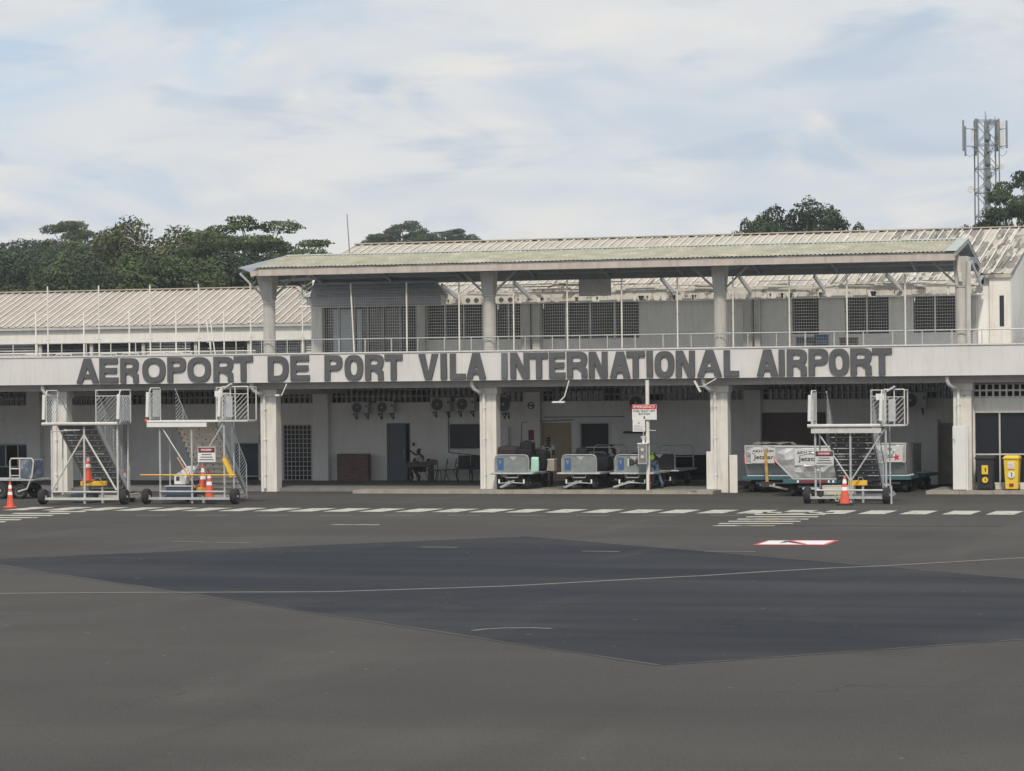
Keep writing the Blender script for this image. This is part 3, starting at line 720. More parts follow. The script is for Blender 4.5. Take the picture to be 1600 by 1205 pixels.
MB().slab([(CXL,CY1,CZ1-.03),(CXR,CY1,CZ1-.03),(CXR,CY2-.03,CZ2-.03),(CXL,CY2-.03,CZ2-.03)], .03).build('canopy_lining', 'soffit', T)
MB().box(CXL, CY0+.05, CZ0-.30, CXR-.02, CY0+.13, CZ0-.035).build('canopy_fascia', 'fascia', T)
MB().box(CXL, CY2-.13, CZ2-.25, CXR-.02, CY2-.05, CZ2-.035).build('canopy_fascia', 'soffit', T)
rc_ = MB(); rc_.slab([(CXL,CY1-.2,CZ1-.01),(CXR+.02,CY1-.2,CZ1-.01),(CXR+.02,CY1,CZ1+.035),(CXL,CY1,CZ1+.035)], .012); rc_.slab([(CXL,CY1,CZ1+.035),(CXR+.02,CY1,CZ1+.035),(CXR+.02,CY1+.2,CZ1-.03),(CXL,CY1+.2,CZ1-.03)], .012)
rc_.build('canopy_ridge', 'canopycap', T)
# right verge flashing
MB().slab([(CXR-.35,CY0-.03,CZ0+.02),(CXR+.04,CY0-.03,CZ0+.02),(CXR+.04,CY1,CZ1+.035),(CXR-.35,CY1,CZ1+.035)], .015).build('verge_flashing', 'canopycap', T)
MB().slab([(CXR+.02,CY0,CZ0-.16),(CXR+.02,CY1,CZ1-.13),(CXR+.02,CY1,CZ1+.02),(CXR+.02,CY0,CZ0+.0)], .04).build('barge_board', 'canopycap', T)
MB().slab([(CXR+.02,CY1,CZ1-.13),(CXR+.02,CY2,CZ2-.16),(CXR+.02,CY2,CZ2+.0),(CXR+.02,CY1,CZ1+.02)], .04).build('barge_board', 'canopycap', T)
# left hip of the canopy
lz = W(373,419,2.4); 
MB().slab([(CXL,CY0,CZ0),(CXL,CY1,CZ1+.02),(lz[0],2.4,lz[1]+.02),(WX(391,-.9,423),CY0+.1,CZ0-.16)], .05).build('canopy_hip', 'soffit', T)
MB().slab([(CXL,CY1,CZ1+.02),(CXL,CY2,CZ2),(lz[0]+.9,4.6,CZ2-.05),(lz[0],2.4,lz[1]+.02)], .05).build('canopy_hip', 'soffit', T)
MB().bar((WX(391,-.9,423),CY0+.08,CZ0-.24),(CXL,CY0+.08,CZ0-.18),.06,.18).build('canopy_fascia', 'fascia', T)
# purlins and rafters under the canopy
for y, z in ((-.2,8.24),(.9,8.44),(3.0,8.36),(4.0,8.09)):
    MB().box(CXL+.1, y, z-.13, CXR-.1, y+.07, z-.03).build('purlin', 'soffit', T)
x = CXL+.3
while x < CXR:
    r_ = MB(); r_.bar((x,CY0+.15,CZ0-.14),(x,CY1,CZ1-.14),.07,.14); r_.bar((x,CY1,CZ1-.14),(x,CY2-.1,CZ2-.14),.07,.14); r_.build('rafter', 'soffit', T); x += 2.85
# terrace columns
UC = [WX(420,.25,500), WX(764,.25,500), WX(1125,.25,500), WX(1503,.25,500)]
for i, x in enumerate(UC):
    r0 = .225
    c = MB().lathe((x,.3,ZB+.2), [(r0,0),(r0,7.0-ZB-.2),(r0+.03,7.02-ZB-.2),(r0+.03,7.06-ZB-.2)], 'z', 20)
    c.build('terrace_column', 'upcolumn', T)
    k = MB().taper(x-.2,.08,7.06,x+.2,.52,8.05, x-(.40 if i == 0 else .26),-.02,x+.26,.62); k.build('column_head', 'upcolumn', T, bevel=.02)
    s = MB(); s.bar((x,.3,7.85),(x,3.9,8.1),.12,.2); s.build('bracket_beam', 'soffit', T)
    for sx in (-1, 1):
        if i == 3 and sx == 1: continue
        MB().bar((x+sx*.2,.3,7.15),(x+sx*1.15,.3,8.05),.05,.07).build('brace', 'beam', T)
x = WX(1514,.1,500); MB().tube([(x,.0,ZB+.2),(x,.0,7.0),(x+.03,-.02,7.9)], .085, 12).build('downpipe', 'upcolumn', T)
MB().prism([(WX(1493,0,410),W(1493,400,0)[1]),(WX(1499,0,410),W(1499,398,0)[1]),(WX(1504,0,410),W(1504,440,0)[1]),(WX(1499,0,440),W(1499,440,0)[1])], -.06, -.02).build('torn_board', 'peel', T)
MB().bar((CXR+.1,2.2,7.95),(WX(1535,5.6,450),5.6,W(1535,452,5.6)[1]),.05,.14).build('strut', 'canopycap', T)
for a, b, c_, d_ in ((690,446,716,466),(803,441,827,463),(1033,435,1051,456),(1155,432,1173,456),(1272,431,1288,453),(1385,429,1409,453)):
    p = W(a,b,4.85); q = W(c_,d_,6.2); MB().bar((p[0],4.85,p[1]),(q[0],6.2,q[1]),.07,.16).build('strut', 'galvw', T)
MB().box(WX(905,5,450), 4.95, W(905,463,5)[1], WX(955,5,450), 5.0, W(905,436,5)[1]).build('hanging_panel', 'beam', T)

# ------------------------------------------------------------------ left wing behind the terrace
LW = thing('wing_building', 'lower white wing with ribbed metal hip roof behind the terrace on the left', 'building')
WYE, WZE, WYR, WZR = 12.0, W(200,509.5,12)[1], 16.6, W(200,455,16.6)[1]
wx1 = WX(464, WYR, 450)
ms = rib_sheet(.345, [(WYE,WZE),(WYR,WZR)], 'roof_sheet'); mcap = MB().bar((.035,WYE,WZE+.05),(.035,WYR,WZR+.05),.06,.012).mesh('rib_cap')
x = -38
while x < wx1-.2:
    o = link('roof_sheet', ms, 'wingsheet', LW); o.location = (x, 0, random.uniform(-.01,.01))
    o = link('rib_cap', mcap, 'rib', LW); o.location = (x, 0, 0); x += .345
# hipped end: shortened sheets
k = 0
while True:
    x = wx1+k*.345-.2; t = 1-(x-wx1+.2)/3.6
    if t < .12: break
    m2 = rib_sheet(.345, [(WYE,WZE),(WYE+(WYR-WYE)*t,WZE+(WZR-WZE)*t)], 'roof_sheet')
    o = link('roof_sheet', m2, 'wingsheet', LW); o.location = (x, 0, 0)
    o = link('rib_cap', MB().bar((.035,WYE,WZE+.05),(.035,WYE+(WYR-WYE)*t,WZE+(WZR-WZE)*t+.05),.06,.012).mesh('rib_cap'), 'rib', LW); o.location = (x, 0, 0); k += 1
MB().box(-38, WYR-.15, WZR+.03, wx1, WYR+.15, WZR+.08).build('ridge_cap', 'wingsheet', LW)
MB().bar((wx1,WYR,WZR+.04),(wx1+3.5,WYE,WZE+.06),.2,.03).build('hip_cap', 'wingsheet', LW)
MB().slab([(-38,WYR,WZR),(wx1,WYR,WZR),(wx1+3.5,21,WZE),(-38,21,WZE)], .05).build('rear_roof', 'wingsheet', LW)
MB().box(-38, WYE+.02, WZE-.12, wx1+3.4, WYE+.12, WZE-.01).build('gutter', 'beam', LW)
zf0, zf1 = W(200,535,12.2)[1], W(200,513,12.2)[1]
for k in range(3): MB().box(-38, WYE+.2-k*.004, zf0+(zf1-zf0)*k/3+.006, wx1+3.2, WYE+.28, zf0+(zf1-zf0)*(k+1)/3).build('weatherboard', 'white', LW)
MB().box(-38, WYE+.5, ZB+.2, wx1+3.2, WYE+.6, ZB+.75).build('lower_wall', 'upperwall', LW)
MB().box(-38, WYE+3, ZB, wx1+3.2, WYE+3.1, zf0+.1).build('inner_wall', 'beam', LW)
x = -37
kk = 0
while x < wx1+2.5:
    MB().box(x, WYE+.35, ZB+.2, x+.14, WYE+.5, zf0).build('wing_post', 'beam', LW)
    mb = MB()
    for i in range(9): z = ZB+.78+i*.11; mb.slab([(x+.2,WYE+.42,z),(x+2.2,WYE+.42,z),(x+2.2,WYE+.47,z+.06),(x+.2,WYE+.47,z+.06)], .006)
    mb.build('louvre_panel', ['louvre','beam','louvre'][kk % 3], LW); x += 2.4; kk += 1
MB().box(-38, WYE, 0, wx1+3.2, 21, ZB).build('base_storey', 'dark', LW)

# neighbour block at the far right
NB = thing('side_annex', 'low grey louvred annex at the far right edge beside the terminal wall', 'building', (22,10,0))
mb = MB().box(-4.6,-2,4.2,3,-1.8,5.0); mb.build('wall', 'beam', NB)
for k in range(7): MB().slab([(-4.6,-2.1,4.3+k*.15),(3,-2.1,4.3+k*.15),(3,-1.95,4.42+k*.15),(-4.6,-1.95,4.42+k*.15)], .01).build('slat', 'galv', NB)
MB().slab([(-4.8,-2.6,5.35),(3,-2.6,5.35),(3,1,6.1),(-4.4,1,6.1)], .04).build('roof', 'roofpatch', NB)
MB().box(-4.6,-1.7,0,3,1.5,4.15).build('base', 'upperwall', NB)

# ================================================================== SIGN LETTERS
SG = thing('airport_sign', 'dark grey raised capital letters reading AEROPORT DE PORT VILA INTERNATIONAL AIRPORT on white parapet', 'sign', (0,-.7,ZB))
def arc(cx_, cz_, rx_, rz_, a0, a1, n=10, e=1.0):
    out = []
    for i in range(n+1):
        t = R(a0+(a1-a0)*i/n); c, s = math.cos(t), math.sin(t)
        out.append((cx_+rx_*math.copysign(abs(c)**e, c), cz_+rz_*math.copysign(abs(s)**e, s)))
    return out
def glyph(ch, w, h, s=.225, t=.20):
    if ch == 'I': return [[(0,0),(w,0),(w,h),(0,h)]]
    if ch == 'L': return [[(0,0),(w,0),(w,t),(s,t),(s,h),(0,h)]]
    if ch == 'T': m = w/2; return [[(m-s/2,0),(m+s/2,0),(m+s/2,h-t),(w,h-t),(w,h),(0,h),(0,h-t),(m-s/2,h-t)]]
    if ch == 'E': q = (h-t)/2; return [[(0,0),(w,0),(w,t),(s,t),(s,q),(w*.93,q),(w*.93,q+t),(s,q+t),(s,h-t),(w*.97,h-t),(w*.97,h),(0,h)]]
    if ch == 'N': return [[(0,0),(s*.95,0),(s*.95,h*.56),(w-s*1.12,0),(w,0),(w,h),(w-s*.95,h),(w-s*.95,h*.44),(s*1.12,h),(0,h)]]
    if ch == 'V': m = w/2; return [[(0,h),(s*1.1,h),(m,h*.28),(w-s*1.1,h),(w,h),(m+s*.55,0),(m-s*.55,0)]]
    if ch == 'A':
        m = w/2; a = s*.60; k = (m-a)/h
        def xl(z): return k*z
        bw = s*1.08; z0, z1 = h*.20, h*.36
        out = [(0,0),(bw,0),(bw+k*z0*.95,z0),(w-bw-k*z0*.95,z0),(w-bw,0),(w,0),(m+a,h),(m-a,h)]
        ih = min(h*.74, z1+ (m-bw-k*z1)/k*.85)
        hole = [(bw+k*z1,z1),(m,ih),(w-bw-k*z1,z1)]
        return [out, hole]
    if ch == 'O': return [arc(w/2,h/2,w/2,h/2,0,348,28,.78), arc(w/2,h/2,w/2-s,h/2-t*.95,0,345,22,.80)]
    if ch == 'D':
        return [[(0,0)]+arc(w*.45,h/2,w*.55,h/2,-90,90,16,.75)+[(0,h)], [(s,t)]+arc(w*.45,h/2,w*.55-s,h/2-t,-90,90,12,.75)+[(s,h-t)]]
    if ch in 'PR':
        q = h*.40; rz = (h-q)/2
        bowl = arc(w*.55,q+rz,w*.45,rz,-90,90,14,.75)
        hole = [(s,q+t*.9)]+arc(w*.5,q+rz,w*.5-s*.98,rz-t*.9,-90,90,10,.75)+[(s,h-t*.9)]
        if ch == 'P': return [[(0,0),(s,0),(s,q)]+bowl+[(0,h)], hole]
        leg = [(0,0),(s,0),(s,q-.02),(w*.5,q-.02),(w-s*.98,q-.14),(w-s*.98,0),(w,0),(w,.02),(w-.01,q-.08),(w*.86,q+.03)]
        return [leg+bowl[3:]+[(0,h)], hole]
def glyph_mesh(ch, w, h, depth=.07):
    cu = bpy.data.curves.new('letter', 'CURVE'); cu.dimensions = '2D'; cu.fill_mode = 'BOTH'; cu.extrude = depth/2; cu.bevel_depth = .004; cu.bevel_resolution = 1; cu.offset = -.004
    for pl in glyph(ch, w, h):
        sp = cu.splines.new('POLY'); sp.points.add(len(pl)-1)
        for i, (x, z) in enumerate(pl): sp.points[i].co = (x, z, 0, 1)
        sp.use_cyclic_u = True
    o = bpy.data.objects.new('letter', cu); col.objects.link(o)
    me = bpy.data.meshes.new_from_object(o.evaluated_get(bpy.context.evaluated_depsgraph_get()))
    bpy.data.objects.remove(o); bpy.data.curves.remove(cu)
    for v in me.vertices: v.co = Vector((v.co.x, -v.co.z, v.co.y))
    me.flip_normals(); me.materials.clear(); me.name = 'letter'
    return me
LT = [('A',119,153.5),('E',154.7,184),('R',187.5,216),('O',222,258),('P',261,290),('O',292.5,329),('R',333,364),('T',365,395),
      ('D',418,450.5),('E',453.5,483.5),('P',506.5,534.5),('O',538,567),('R',570,599),('T',600.5,628.5),
      ('V',653.5,684.5),('I',688,698),('L',702.5,727),('A',728,759),('I',783,792.5),('N',797,827),('T',827.8,856),('E',857.5,883),('R',885.5,917.5),
      ('N',919.5,949),('A',952.5,984.5),('T',978.5,1007.5),('I',1010,1020),('O',1022.5,1053.5),('N',1055.5,1085.5),('A',1089,1127.5),('L',1130.5,1154.5),
      ('A',1182,1215.5),('I',1216.5,1226),('R',1229,1260.5),('P',1263,1294),('O',1295,1327),('R',1328.5,1362),('T',1362.5,1393.5)]
for i, (ch, a, b) in enumerate(LT):
    xa, xb = WX(a, -.77, 570), WX(b, -.77, 570)
    me = glyph_mesh(ch, xb-xa, .915); o = link('letter', me, None, SG)
    me.materials.append(M['letterworn' if i == 18 else 'letter'])
    o.location = (xa, -.038, .055+random.uniform(-.008, .008)); o.rotation_euler = (0, R(random.uniform(-.4, .4)), 0)
    if i == 18: o['label'] = 'letter I with flaking white patches'

# ================================================================== TERRACE FENCE AND RAIL
FN = thing('terrace_fence', 'tall wire mesh fence on pale steel posts along the terrace edge', 'fence', (0,0,ZB+.2))
zoff = ZB+.2
ftop = 3.35
posts = [(-80,0),(-3,0),(75,0),(155,0),(235,0),(311,0),(392,0),(473,0),(555,-.16),(636,0),(718,0),(803,0),(887,0),(972,0),(1059,0),(1146,0),(1234,0),(1324,0),(1415,0)]
for p, lean in posts:
    x = WX(p, -.2, 540); mb = MB()
    tz = W(p, 452-(p/1600)*27+(0 if p > 400 else -3), -.2)[1]-zoff
    mb.tube([(x,-.2,0),(x+lean,-.2,tz)], .029, 8)
    mb.build('post', 'post', FN)
    for z in (tz*.42, tz*.62): MB().bar((x+lean*z/tz-.09,-.2,z),(x+lean*z/tz+.09,-.2,z),.012).build('wire_tie', 'dark', FN)
xs = [WX(p, -.15, 540) for p, _ in posts]+[WX(1494,-.15,540), WX(1600,-.15,540)+3]
for k in range(len(xs)-1):
    a, b = xs[k], xs[k+1]; mb = MB(); x = a
    top = 3.15 if a < WX(1420,-.15,540) else 1.2
    if a < -10: top = 1.0
    while x < b:
        mb.bar((x,-.15,0),(x,-.15,top),.004); x += .085
    z = 0
    while z < top:
        mb.bar((a,-.152,z),(b,-.152,z+random.uniform(-.006,.006)),.004); z += .105
    mb.build('mesh_panel', 'wire', FN)
RL = thing('terrace_handrail', 'low pale tube handrail with short posts just above the parapet', 'railing', (0,0,ZB+.2))
rz_ = W(700, 527.5, -.05)[1]-zoff
MB().tube([(XL,-.05,rz_),(XR,-.05,rz_)], .024, 8).build('top_rail', 'galv', RL)
x = XL+.3
for p in list(range(-80, 1640, 1)):
    pass
sp = (WX(1415,-.05)-WX(75,-.05))/(16*2)
x = WX(75,-.05)-sp*8.5+.08
while x < XR:
    MB().tube([(x,-.05,0),(x,-.05,rz_)], .02, 6).build('post', 'galvw', RL); x += sp
# second fence on the rear edge, left part
F2 = thing('rear_fence', 'shorter wire fence on thin posts at the back of the left terrace', 'fence', (0,6,ZB+.2))
for p in (-20, 56, 131, 202, 275, 350):
    x = WX(p,6,520); tz = W(p,489-p*.01,6)[1]-zoff
    MB().tube([(x,0,0),(x,0,tz)], .03, 8).build('post', 'post', F2)
    MB().bar((x-.12,0,tz),(x+.12,0,tz-.03),.014).build('cross_arm', 'wire', F2)
mb = MB(); x = WX(-30,6)
while x < WX(400,6): mb.bar((x,0,0),(x,0,1.05),.005); x += .07
z = 0
while z < 1.05: mb.bar((WX(-30,6),.002,z),(WX(400,6),.002,z),.005); z += .09
mb.build('mesh_panel', 'wire', F2)
MB().tube([(WX(-30,6),0,1.06),(WX(400,6),0,1.06)], .02, 6).build('top_rail', 'post', F2)
for a in (40, 88, 158, 192, 236, 262):
    x = WX(a,5.9); MB().tube([(x,-.1,0),(x,-.1,.98),(x+.03,-.1,1.02),(x+.65,-.1,1.02),(x+.68,-.1,.98),(x+.68,-.1,0)], .022, 6).build('barrier_frame', 'galvw', F2)
LD = thing('leaning_ladder', 'pale ladder leaning behind the left end of the terrace fence', 'ladder', (WX(341,2,552),2,ZB+.2))
q0 = WX(341,2,552)
for p, (a, b) in (((341,552),(322,497)),((334,552),(317,497))):
    MB().tube([(WX(a_ := p, 2, 552)-q0, 0, 0),(WX(b_ := a if False else (322 if p == 341 else 317), 2, 497)-q0, .25, W(320,497,2)[1]-zoff)], .022, 6).build('rail', 'post', LD) if False else None
for xb, xt in ((341,323),(335,317)):
    MB().tube([(WX(xb,2,552)-q0,0,0),(WX(xt,2,497)-q0,.3,W(320,497,2)[1]-zoff)], .022, 6).build('rail', 'post', LD)
for k in range(6):
    t = (k+.7)/6.5; MB().tube([(WX(341-18*t,2)-q0,.3*t,t*1.55),(WX(335-18*t,2)-q0,.3*t,t*1.55)], .012, 6).build('rung', 'post', LD)
PL = thing('leaning_pole', 'thin bent pole leaning to the left of the ladder on the terrace', 'pole', (WX(310,2,550),2,ZB+.2))
MB().tube([(0,0,0),(-.32,.1,.85),(-.36,.1,.98),(-.27,.1,1.02)], .018, 6).build('shaft', 'post', PL)
# bits on the terrace
PA = thing('pallet', 'dark wooden pallet standing on the terrace above the letters N and A', 'pallet', (WX(945,6,540),6,ZB+.2))
for k in range(5): MB().box(0,0,.30+k*.11,.62,.04,.38+k*.11).build('slat', 'brown', PA)
for k in range(3): MB().box(.02+k*.27,.042,.25,.08+k*.27,.12,.86).build('stringer', 'brown', PA)
CH_ = thing('broken_lounger', 'tipped dark broken chair frame on the terrace left of the third column', 'chair', (WX(1078,4,545),4,ZB+.2))
MB().bar((0,0,.95),(.85,0,.45),.3,.05).build('backrest', 'treadgrey', CH_)
MB().bar((.1,0,.2),(.9,0,.6),.04,.04).build('leg', 'galv', CH_); MB().bar((.8,0,0),(.3,0,.9),.04,.04).build('leg', 'galv', CH_)
MB().bar((.5,.1,.55),(1.0,.1,.5),.3,.06).build('seat', 'treadgrey', CH_)
# upper AC units / crates
def crate(px_, py0, px1, py1, Y, m, label, name='crate', cat='crate'):
    a = W(px_, py1, Y); b = W(px1, py0, Y); o = thing(name, label, cat, (a[0],Y,ZB+.2)); z0 = max(0, a[1]-zoff); z1 = b[1]-zoff; w = b[0]-a[0]
    MB().box(0,0,0,w,.4,z1).build('body', m, o, bevel=.01)
    for k in range(4): MB().box(.03,-.02,z1*(.1+.22*k),w-.03,-.002,z1*(.1+.22*k)+z1*.1).build('slat', 'treadgrey', o)
    MB().box(-.02,-.03,z1+.001,w+.02,.42,z1+.04).build('rim', m, o)
    return o
crate(1244,528,1272,540,5,'deepblue','low dark slatted crate on the terrace under the narrow window')
crate(1273,524,1292,540,5.2,'blue','small blue crate right of the dark slatted crate on terrace')
crate(1312,529,1338,540,5,'brown','brown slatted box on the terrace beside a white post')

# whip antenna on the roof
AM = thing('whip_antenna', 'thin whip antenna rising from the left end of the main roof', 'antenna', (WX(547,12,396),12,8.6))
tp = W(542,334,12)
MB().tube([(0,0,-.3),(-.01,0,.5)], .05, 8).build('base_mount', 'towersteel', AM)
MB().tube([(-.01,0,.5),(tp[0]-WX(547,12,396),0,tp[1]-8.6)], [.026,.018], 6).build('rod', 'towersteel', AM)

# ================================================================== AIR CONDITIONERS
def ac(px0, py0, px1, py1, Y, label, fan=.62, grp='air conditioner units under the terrace'):
    a = W(px0, py1, Y); b = W(px1, py0, Y); w = b[0]-a[0]; h = b[1]-a[1]
    o = thing('air_conditioner', label, 'air conditioner', (a[0],Y,a[1]), 0, grp)
    MB().box(0,0,0,w,.32,h).build('casing', 'acbody', o, bevel=.02)
    r_ = h*.43; cxx = w*.36
    MB().lathe((cxx,-.012,h/2), [(r_,0),(r_,.011)], 'y', 24).build('fan_grille', 'acdark', o)
    gr = MB()
    for q in (.95,.7,.45):
        for k in range(20):
            a0, a1 = 2*math.pi*k/20, 2*math.pi*(k+1)/20
            gr.bar((cxx+r_*q*math.cos(a0),-.02,h/2+r_*q*math.sin(a0)),(cxx+r_*q*math.cos(a1),-.02,h/2+r_*q*math.sin(a1)),.008)
    gr.build('guard_ring', 'treadgrey', o)
    MB().lathe((cxx,-.03,h/2), [(r_*.2,0),(r_*.2,.012)], 'y', 12).build('hub', 'acbody', o)
    for x in (.15*w, .8*w):
        MB().bar((x,.0,-.03),(x,.42,-.03),.04).bar((x,.4,-.03),(x,.4,-.25),.04).bar((x,.02,-.04),(x,.4,-.24),.025).build('bracket', 'dark', o)
    MB().box(w-.12,-.006,h*.55,w-.03,-.001,h*.75).build('badge', 'acdark', o)
    return o
ac(548,628,575,646,7.5,'small air conditioner on wall, leftmost in the second bay')
ac(587,627,615,646,7.5,'small air conditioner just right of the leftmost wall unit')
ac(672,621,703,643,7.3,'larger air conditioner with big round fan, over the door side bay')
ac(711,621,741,642,7.3,'larger air conditioner nearest the column beside the handrail pipe')
ac(983,617,1012,641,7.3,'dim air conditioner partly behind the emergency sign pole')
ac(1409,613,1447,638,7.3,'large air conditioner above and right of the third boarding stairs')
ac(783,618,792,645,6.8,'narrow end of an air conditioner just right of the second column')

# ================================================================== FLOODLIGHTS
def flood(label, base, elbow, head, tilt, hl=.47):
    o = thing('floodlight', label, 'lamp', base, 0, 'floodlights on arms below the sign')
    e = [elbow[i]-base[i] for i in range(3)]; h = [head[i]-base[i] for i in range(3)]
    MB().tube([(0,0,0),e,h], .022, 6).build('arm', 'galvw', o)
    d = Vector((math.cos(tilt),0,math.sin(tilt)))*hl/2; hv_ = Vector(h)
    hd = MB().bar(hv_-d,hv_+d,.12,.07).build('head', 'galv', o, bevel=.01)
    MB().bar(hv_-d*.9+Vector((0,-.062,0)),hv_+d*.9+Vector((0,-.062,0)),.01,.05).build('lens', 'signwhite', hd)
    return o
def P3(px_, py_, Y): a = W(px_, py_, Y); return (a[0], Y, a[1])
flood('floodlight arm with small head beside the first full column, left of the sign post', P3(448,600,-.75), P3(440,618,-1.0), P3(434,618,-1.15), 0, .18)
flood('floodlight hanging on a bent arm below the letter E of INTERNATIONAL', P3(889,595,-.75), P3(882,620,-1.1), P3(873,628.5,-1.3), 0)
flood('floodlight tilted steeply on arm below the letters AL', P3(1119,592,-.75), P3(1098,604,-1.1), P3(1090,604,-1.2), R(-62), .45)
fl = thing('hanging_wire', 'thin dark wire sagging from the sign bottom above the third stairs', 'wire', P3(1365,588,-.75)); p = P3(1388,601,-.7)
MB().tube([(0,0,0),((p[0]-fl.location.x)*.5,0,(p[2]-fl.location.z)*.42),(p[0]-fl.location.x,0,p[2]-fl.location.z)], .012, 5).build('strand', 'dark', fl)
fl = thing('hanging_lamp', 'small worklamp clipped above the second boarding stairs', 'lamp', P3(352,608,-9.6))
MB().bar((-.22,0,-.05),(.1,0,.06),.1,.07).build('head', 'galvw', fl); MB().bar((-.1,-.06,0),(.16,-.06,.1),.06,.05).build('clamp', 'galv', fl)

# ================================================================== SMALL PROPS
def wheel(c, r, w, parent, axis='x', name='wheel'):
    t = MB().lathe(c, [(r*.62,-w/2),(r*.9,-w/2),(r,-w*.3),(r,w*.3),(r*.9,w/2),(r*.62,w/2)], axis, 22).build(name, 'rubber', parent)
    MB().lathe(c, [(r*.3,-w*.36),(r*.6,-w*.51),(r*.64,0),(r*.6,w*.51),(r*.3,w*.36)], axis, 18).build('rim', 'rim', t)
    MB().lathe(c, [(r*.16,-w*.6),(r*.2,0),(r*.16,w*.6)], axis, 10).build('hub', 'galv', t)
    return t
def cone(loc, h, label, dark_base=True, r=.17):
    o = thing('traffic_cone', label, 'traffic cone', loc, random.uniform(-.3,.3), 'orange traffic cones')
    MB().box(-r*1.25,-r*1.25,0,r*1.25,r*1.25,.05*h/.75).build('base', 'black' if dark_base else 'orange', o, bevel=.01)
    def rad(t): return r*(1-t)+.03*t
    def ring(a, b, e=0): return [(rad(a)+e, a*h),(rad(b)+e, b*h)]
    MB().lathe((0,0,0), ring(.06, 1), 'z', 20).build('body', 'orange', o, smooth=False)
    MB().lathe((0,0,0), ring(.50,.62,.003), 'z', 20).build('band', 'reflect', o)
    MB().lathe((0,0,0), ring(.74,.88,.003), 'z', 20).build('band', 'reflect', o)
    return o
x, y = G(16, 794); cone((x,y,0), .86, 'orange cone with white bands at the left edge on the painted lines', False, .125)
x, y = G(1320, 789.5); cone((x,y,0), .92, 'orange cone on a black base in front of the third boarding stairs')

# ---- sign pole with emergency boards
sx, sy = G(1013, 766, .12)
SP = thing('emergency_sign_post', 'white post with red-headed EMERGENCY fuel shut off sign and switch box', 'sign', (sx,sy,.12))
MB().tube([(0,0,0),(0,0,W(1013,594,sy)[1]-.12)], .068, 12).build('pole', 'post', SP)
def sgn(px0, py0, px1, py1): a = W(px0,py1,sy-.1); b = W(px1,py0,sy-.1); return a[0]-sx, b[0]-sx, a[1]-.12, b[1]-.12
a0, a1, b0, b1 = sgn(988,632,1026,656)
bd = MB().box(a0,-.12,b0,a1,-.09,b1).build('sign_board', 'signwhite', SP)
MB().box(a0+.005,-.128,b1-.16,a1-.005,-.1215,b1-.005).build('red_header', 'red', bd)
put_text('EMERGENCY', a0+.05, -.133, b1-.125, (a1-a0)-.1, .09, 'signwhite', bd, .02)
put_text('FUEL SHUT OFF', a0+.05, -.126, b0+.265, (a1-a0)-.1, .07, 'blackpaint', bd, .02)
put_text('BUTTON', a0+.24, -.126, b0+.165, .40, .07, 'blackpaint', bd, .02)
ax = a0+(a1-a0)*.5
MB().prism([(ax-.05,b0+.07),(ax-.02,b0+.07),(ax-.02,b0+.13),(ax+.02,b0+.13),(ax+.02,b0+.07),(ax+.05,b0+.07),(ax,b0+.015)], -.1265, -.121).build('arrow', 'darkred', bd)
c0, c1, d0, d1 = sgn(989,656,1008,674.5)
bd2 = MB().box(c0,-.13,d0,c1,-.1,d1+.03).build('notice_board', 'signwhite', SP)
for k, (u, v) in enumerate(((.1,.9),(.08,.82),(.1,.7),(.08,.9),(.1,.6))): MB().box(c0+u*(c1-c0),-.133,d0+.04+k*.04,c0+v*(c1-c0),-.1305,d0+.048+k*.04).build('print_line', 'acdark', bd2)
MB().prism([(c0+.2,d0+.28),(c0+.26,d0+.28),(c0+.22,d0+.35)], -.133, -.1305).build('print_mark', 'acdark', bd2)
e0, e1, f0, f1 = sgn(999,694,1013,725)
bx = MB().box(e0,-.28,f0,e1,-.02,f1).build('switch_box', 'galv', SP)
MB().box(e0-.02,-.32,f1,e1+.02,0,f1+.04).build('box_roof', 'signwhite', bx)
MB().box(e0+.03,-.285,f0+.04,e1-.03,-.281,f1-.05).build('box_door', 'treadgrey', bx)
for z in (.25, .5): MB().lathe(((e0+e1)/2,-.32,f0+z), [(.06,0),(.055,.03)], 'y', 14).build('button', 'signgrey', bx)
MB().tube([((e0+e1)/2,-.12,f1+.04),((e0+e1)/2,-.12,f1+.12)], .05, 10).lathe(((e0+e1)/2,-.12,f1+.12), [(.05,0),(.10,.12),(.11,.16)], 'z', 14).build('beacon_socket', 'signwhite', SP)
MB().tube([((e0+e1)/2,-.12,f1+.28),((e0+e1)/2,-.12,d0+.02)], .018, 6).build('stem', 'galv', SP)
q = sgn(1012,671,1024,675); MB().tube([(0,0,q[3]-.03),(q[1],0,q[3]-.05)], .014, 6).build('side_rod', 'galv', SP)
MB().box(.02,-.05,.02,.07,.05,.55).build('rust_streak', mat('rust', (.25,.12,.06), .9), SP)

# ---- white panel door at the right column
DP = thing('panel_door', 'white metal panel door standing open against the rightmost column', 'door', (WX(1489,-.5,750),-.5,.12))
ww = WX(1513,-.5,750)-WX(1489,-.5,750); hh = W(1500,666,-.5)[1]-.12
MB().box(0,0,.02,ww*.87,.05,hh).build('panel', 'signwhite', DP, bevel=.01)
MB().box(ww*.88,.0,0,ww,.1,hh+.0).build('side_jamb', 'signwhite', DP)
MB().tube([(-.03,-.04,hh*.81),(.06,-.04,hh*.81),(.06,-.04,hh*.78),(.1,-.04,hh*.76)], .012, 6).build('latch', 'galv', DP)
# ---- small bollard panel left of third column right bay
BP = thing('low_panel', 'low white board standing at the right side of the third column', 'board', (WX(1140,-.1,760),-.1,.0))
MB().box(0,0,0,.28,.06,1.32).build('face', 'column', BP, bevel=.01); MB().box(.02,.06,0,.06,.22,1.0).build('stay', 'column', BP)
BQ = copy_tree(BP, (WX(1104,-.1,760),-.1,.12), 0, 'low white board standing at the left side of the third column')

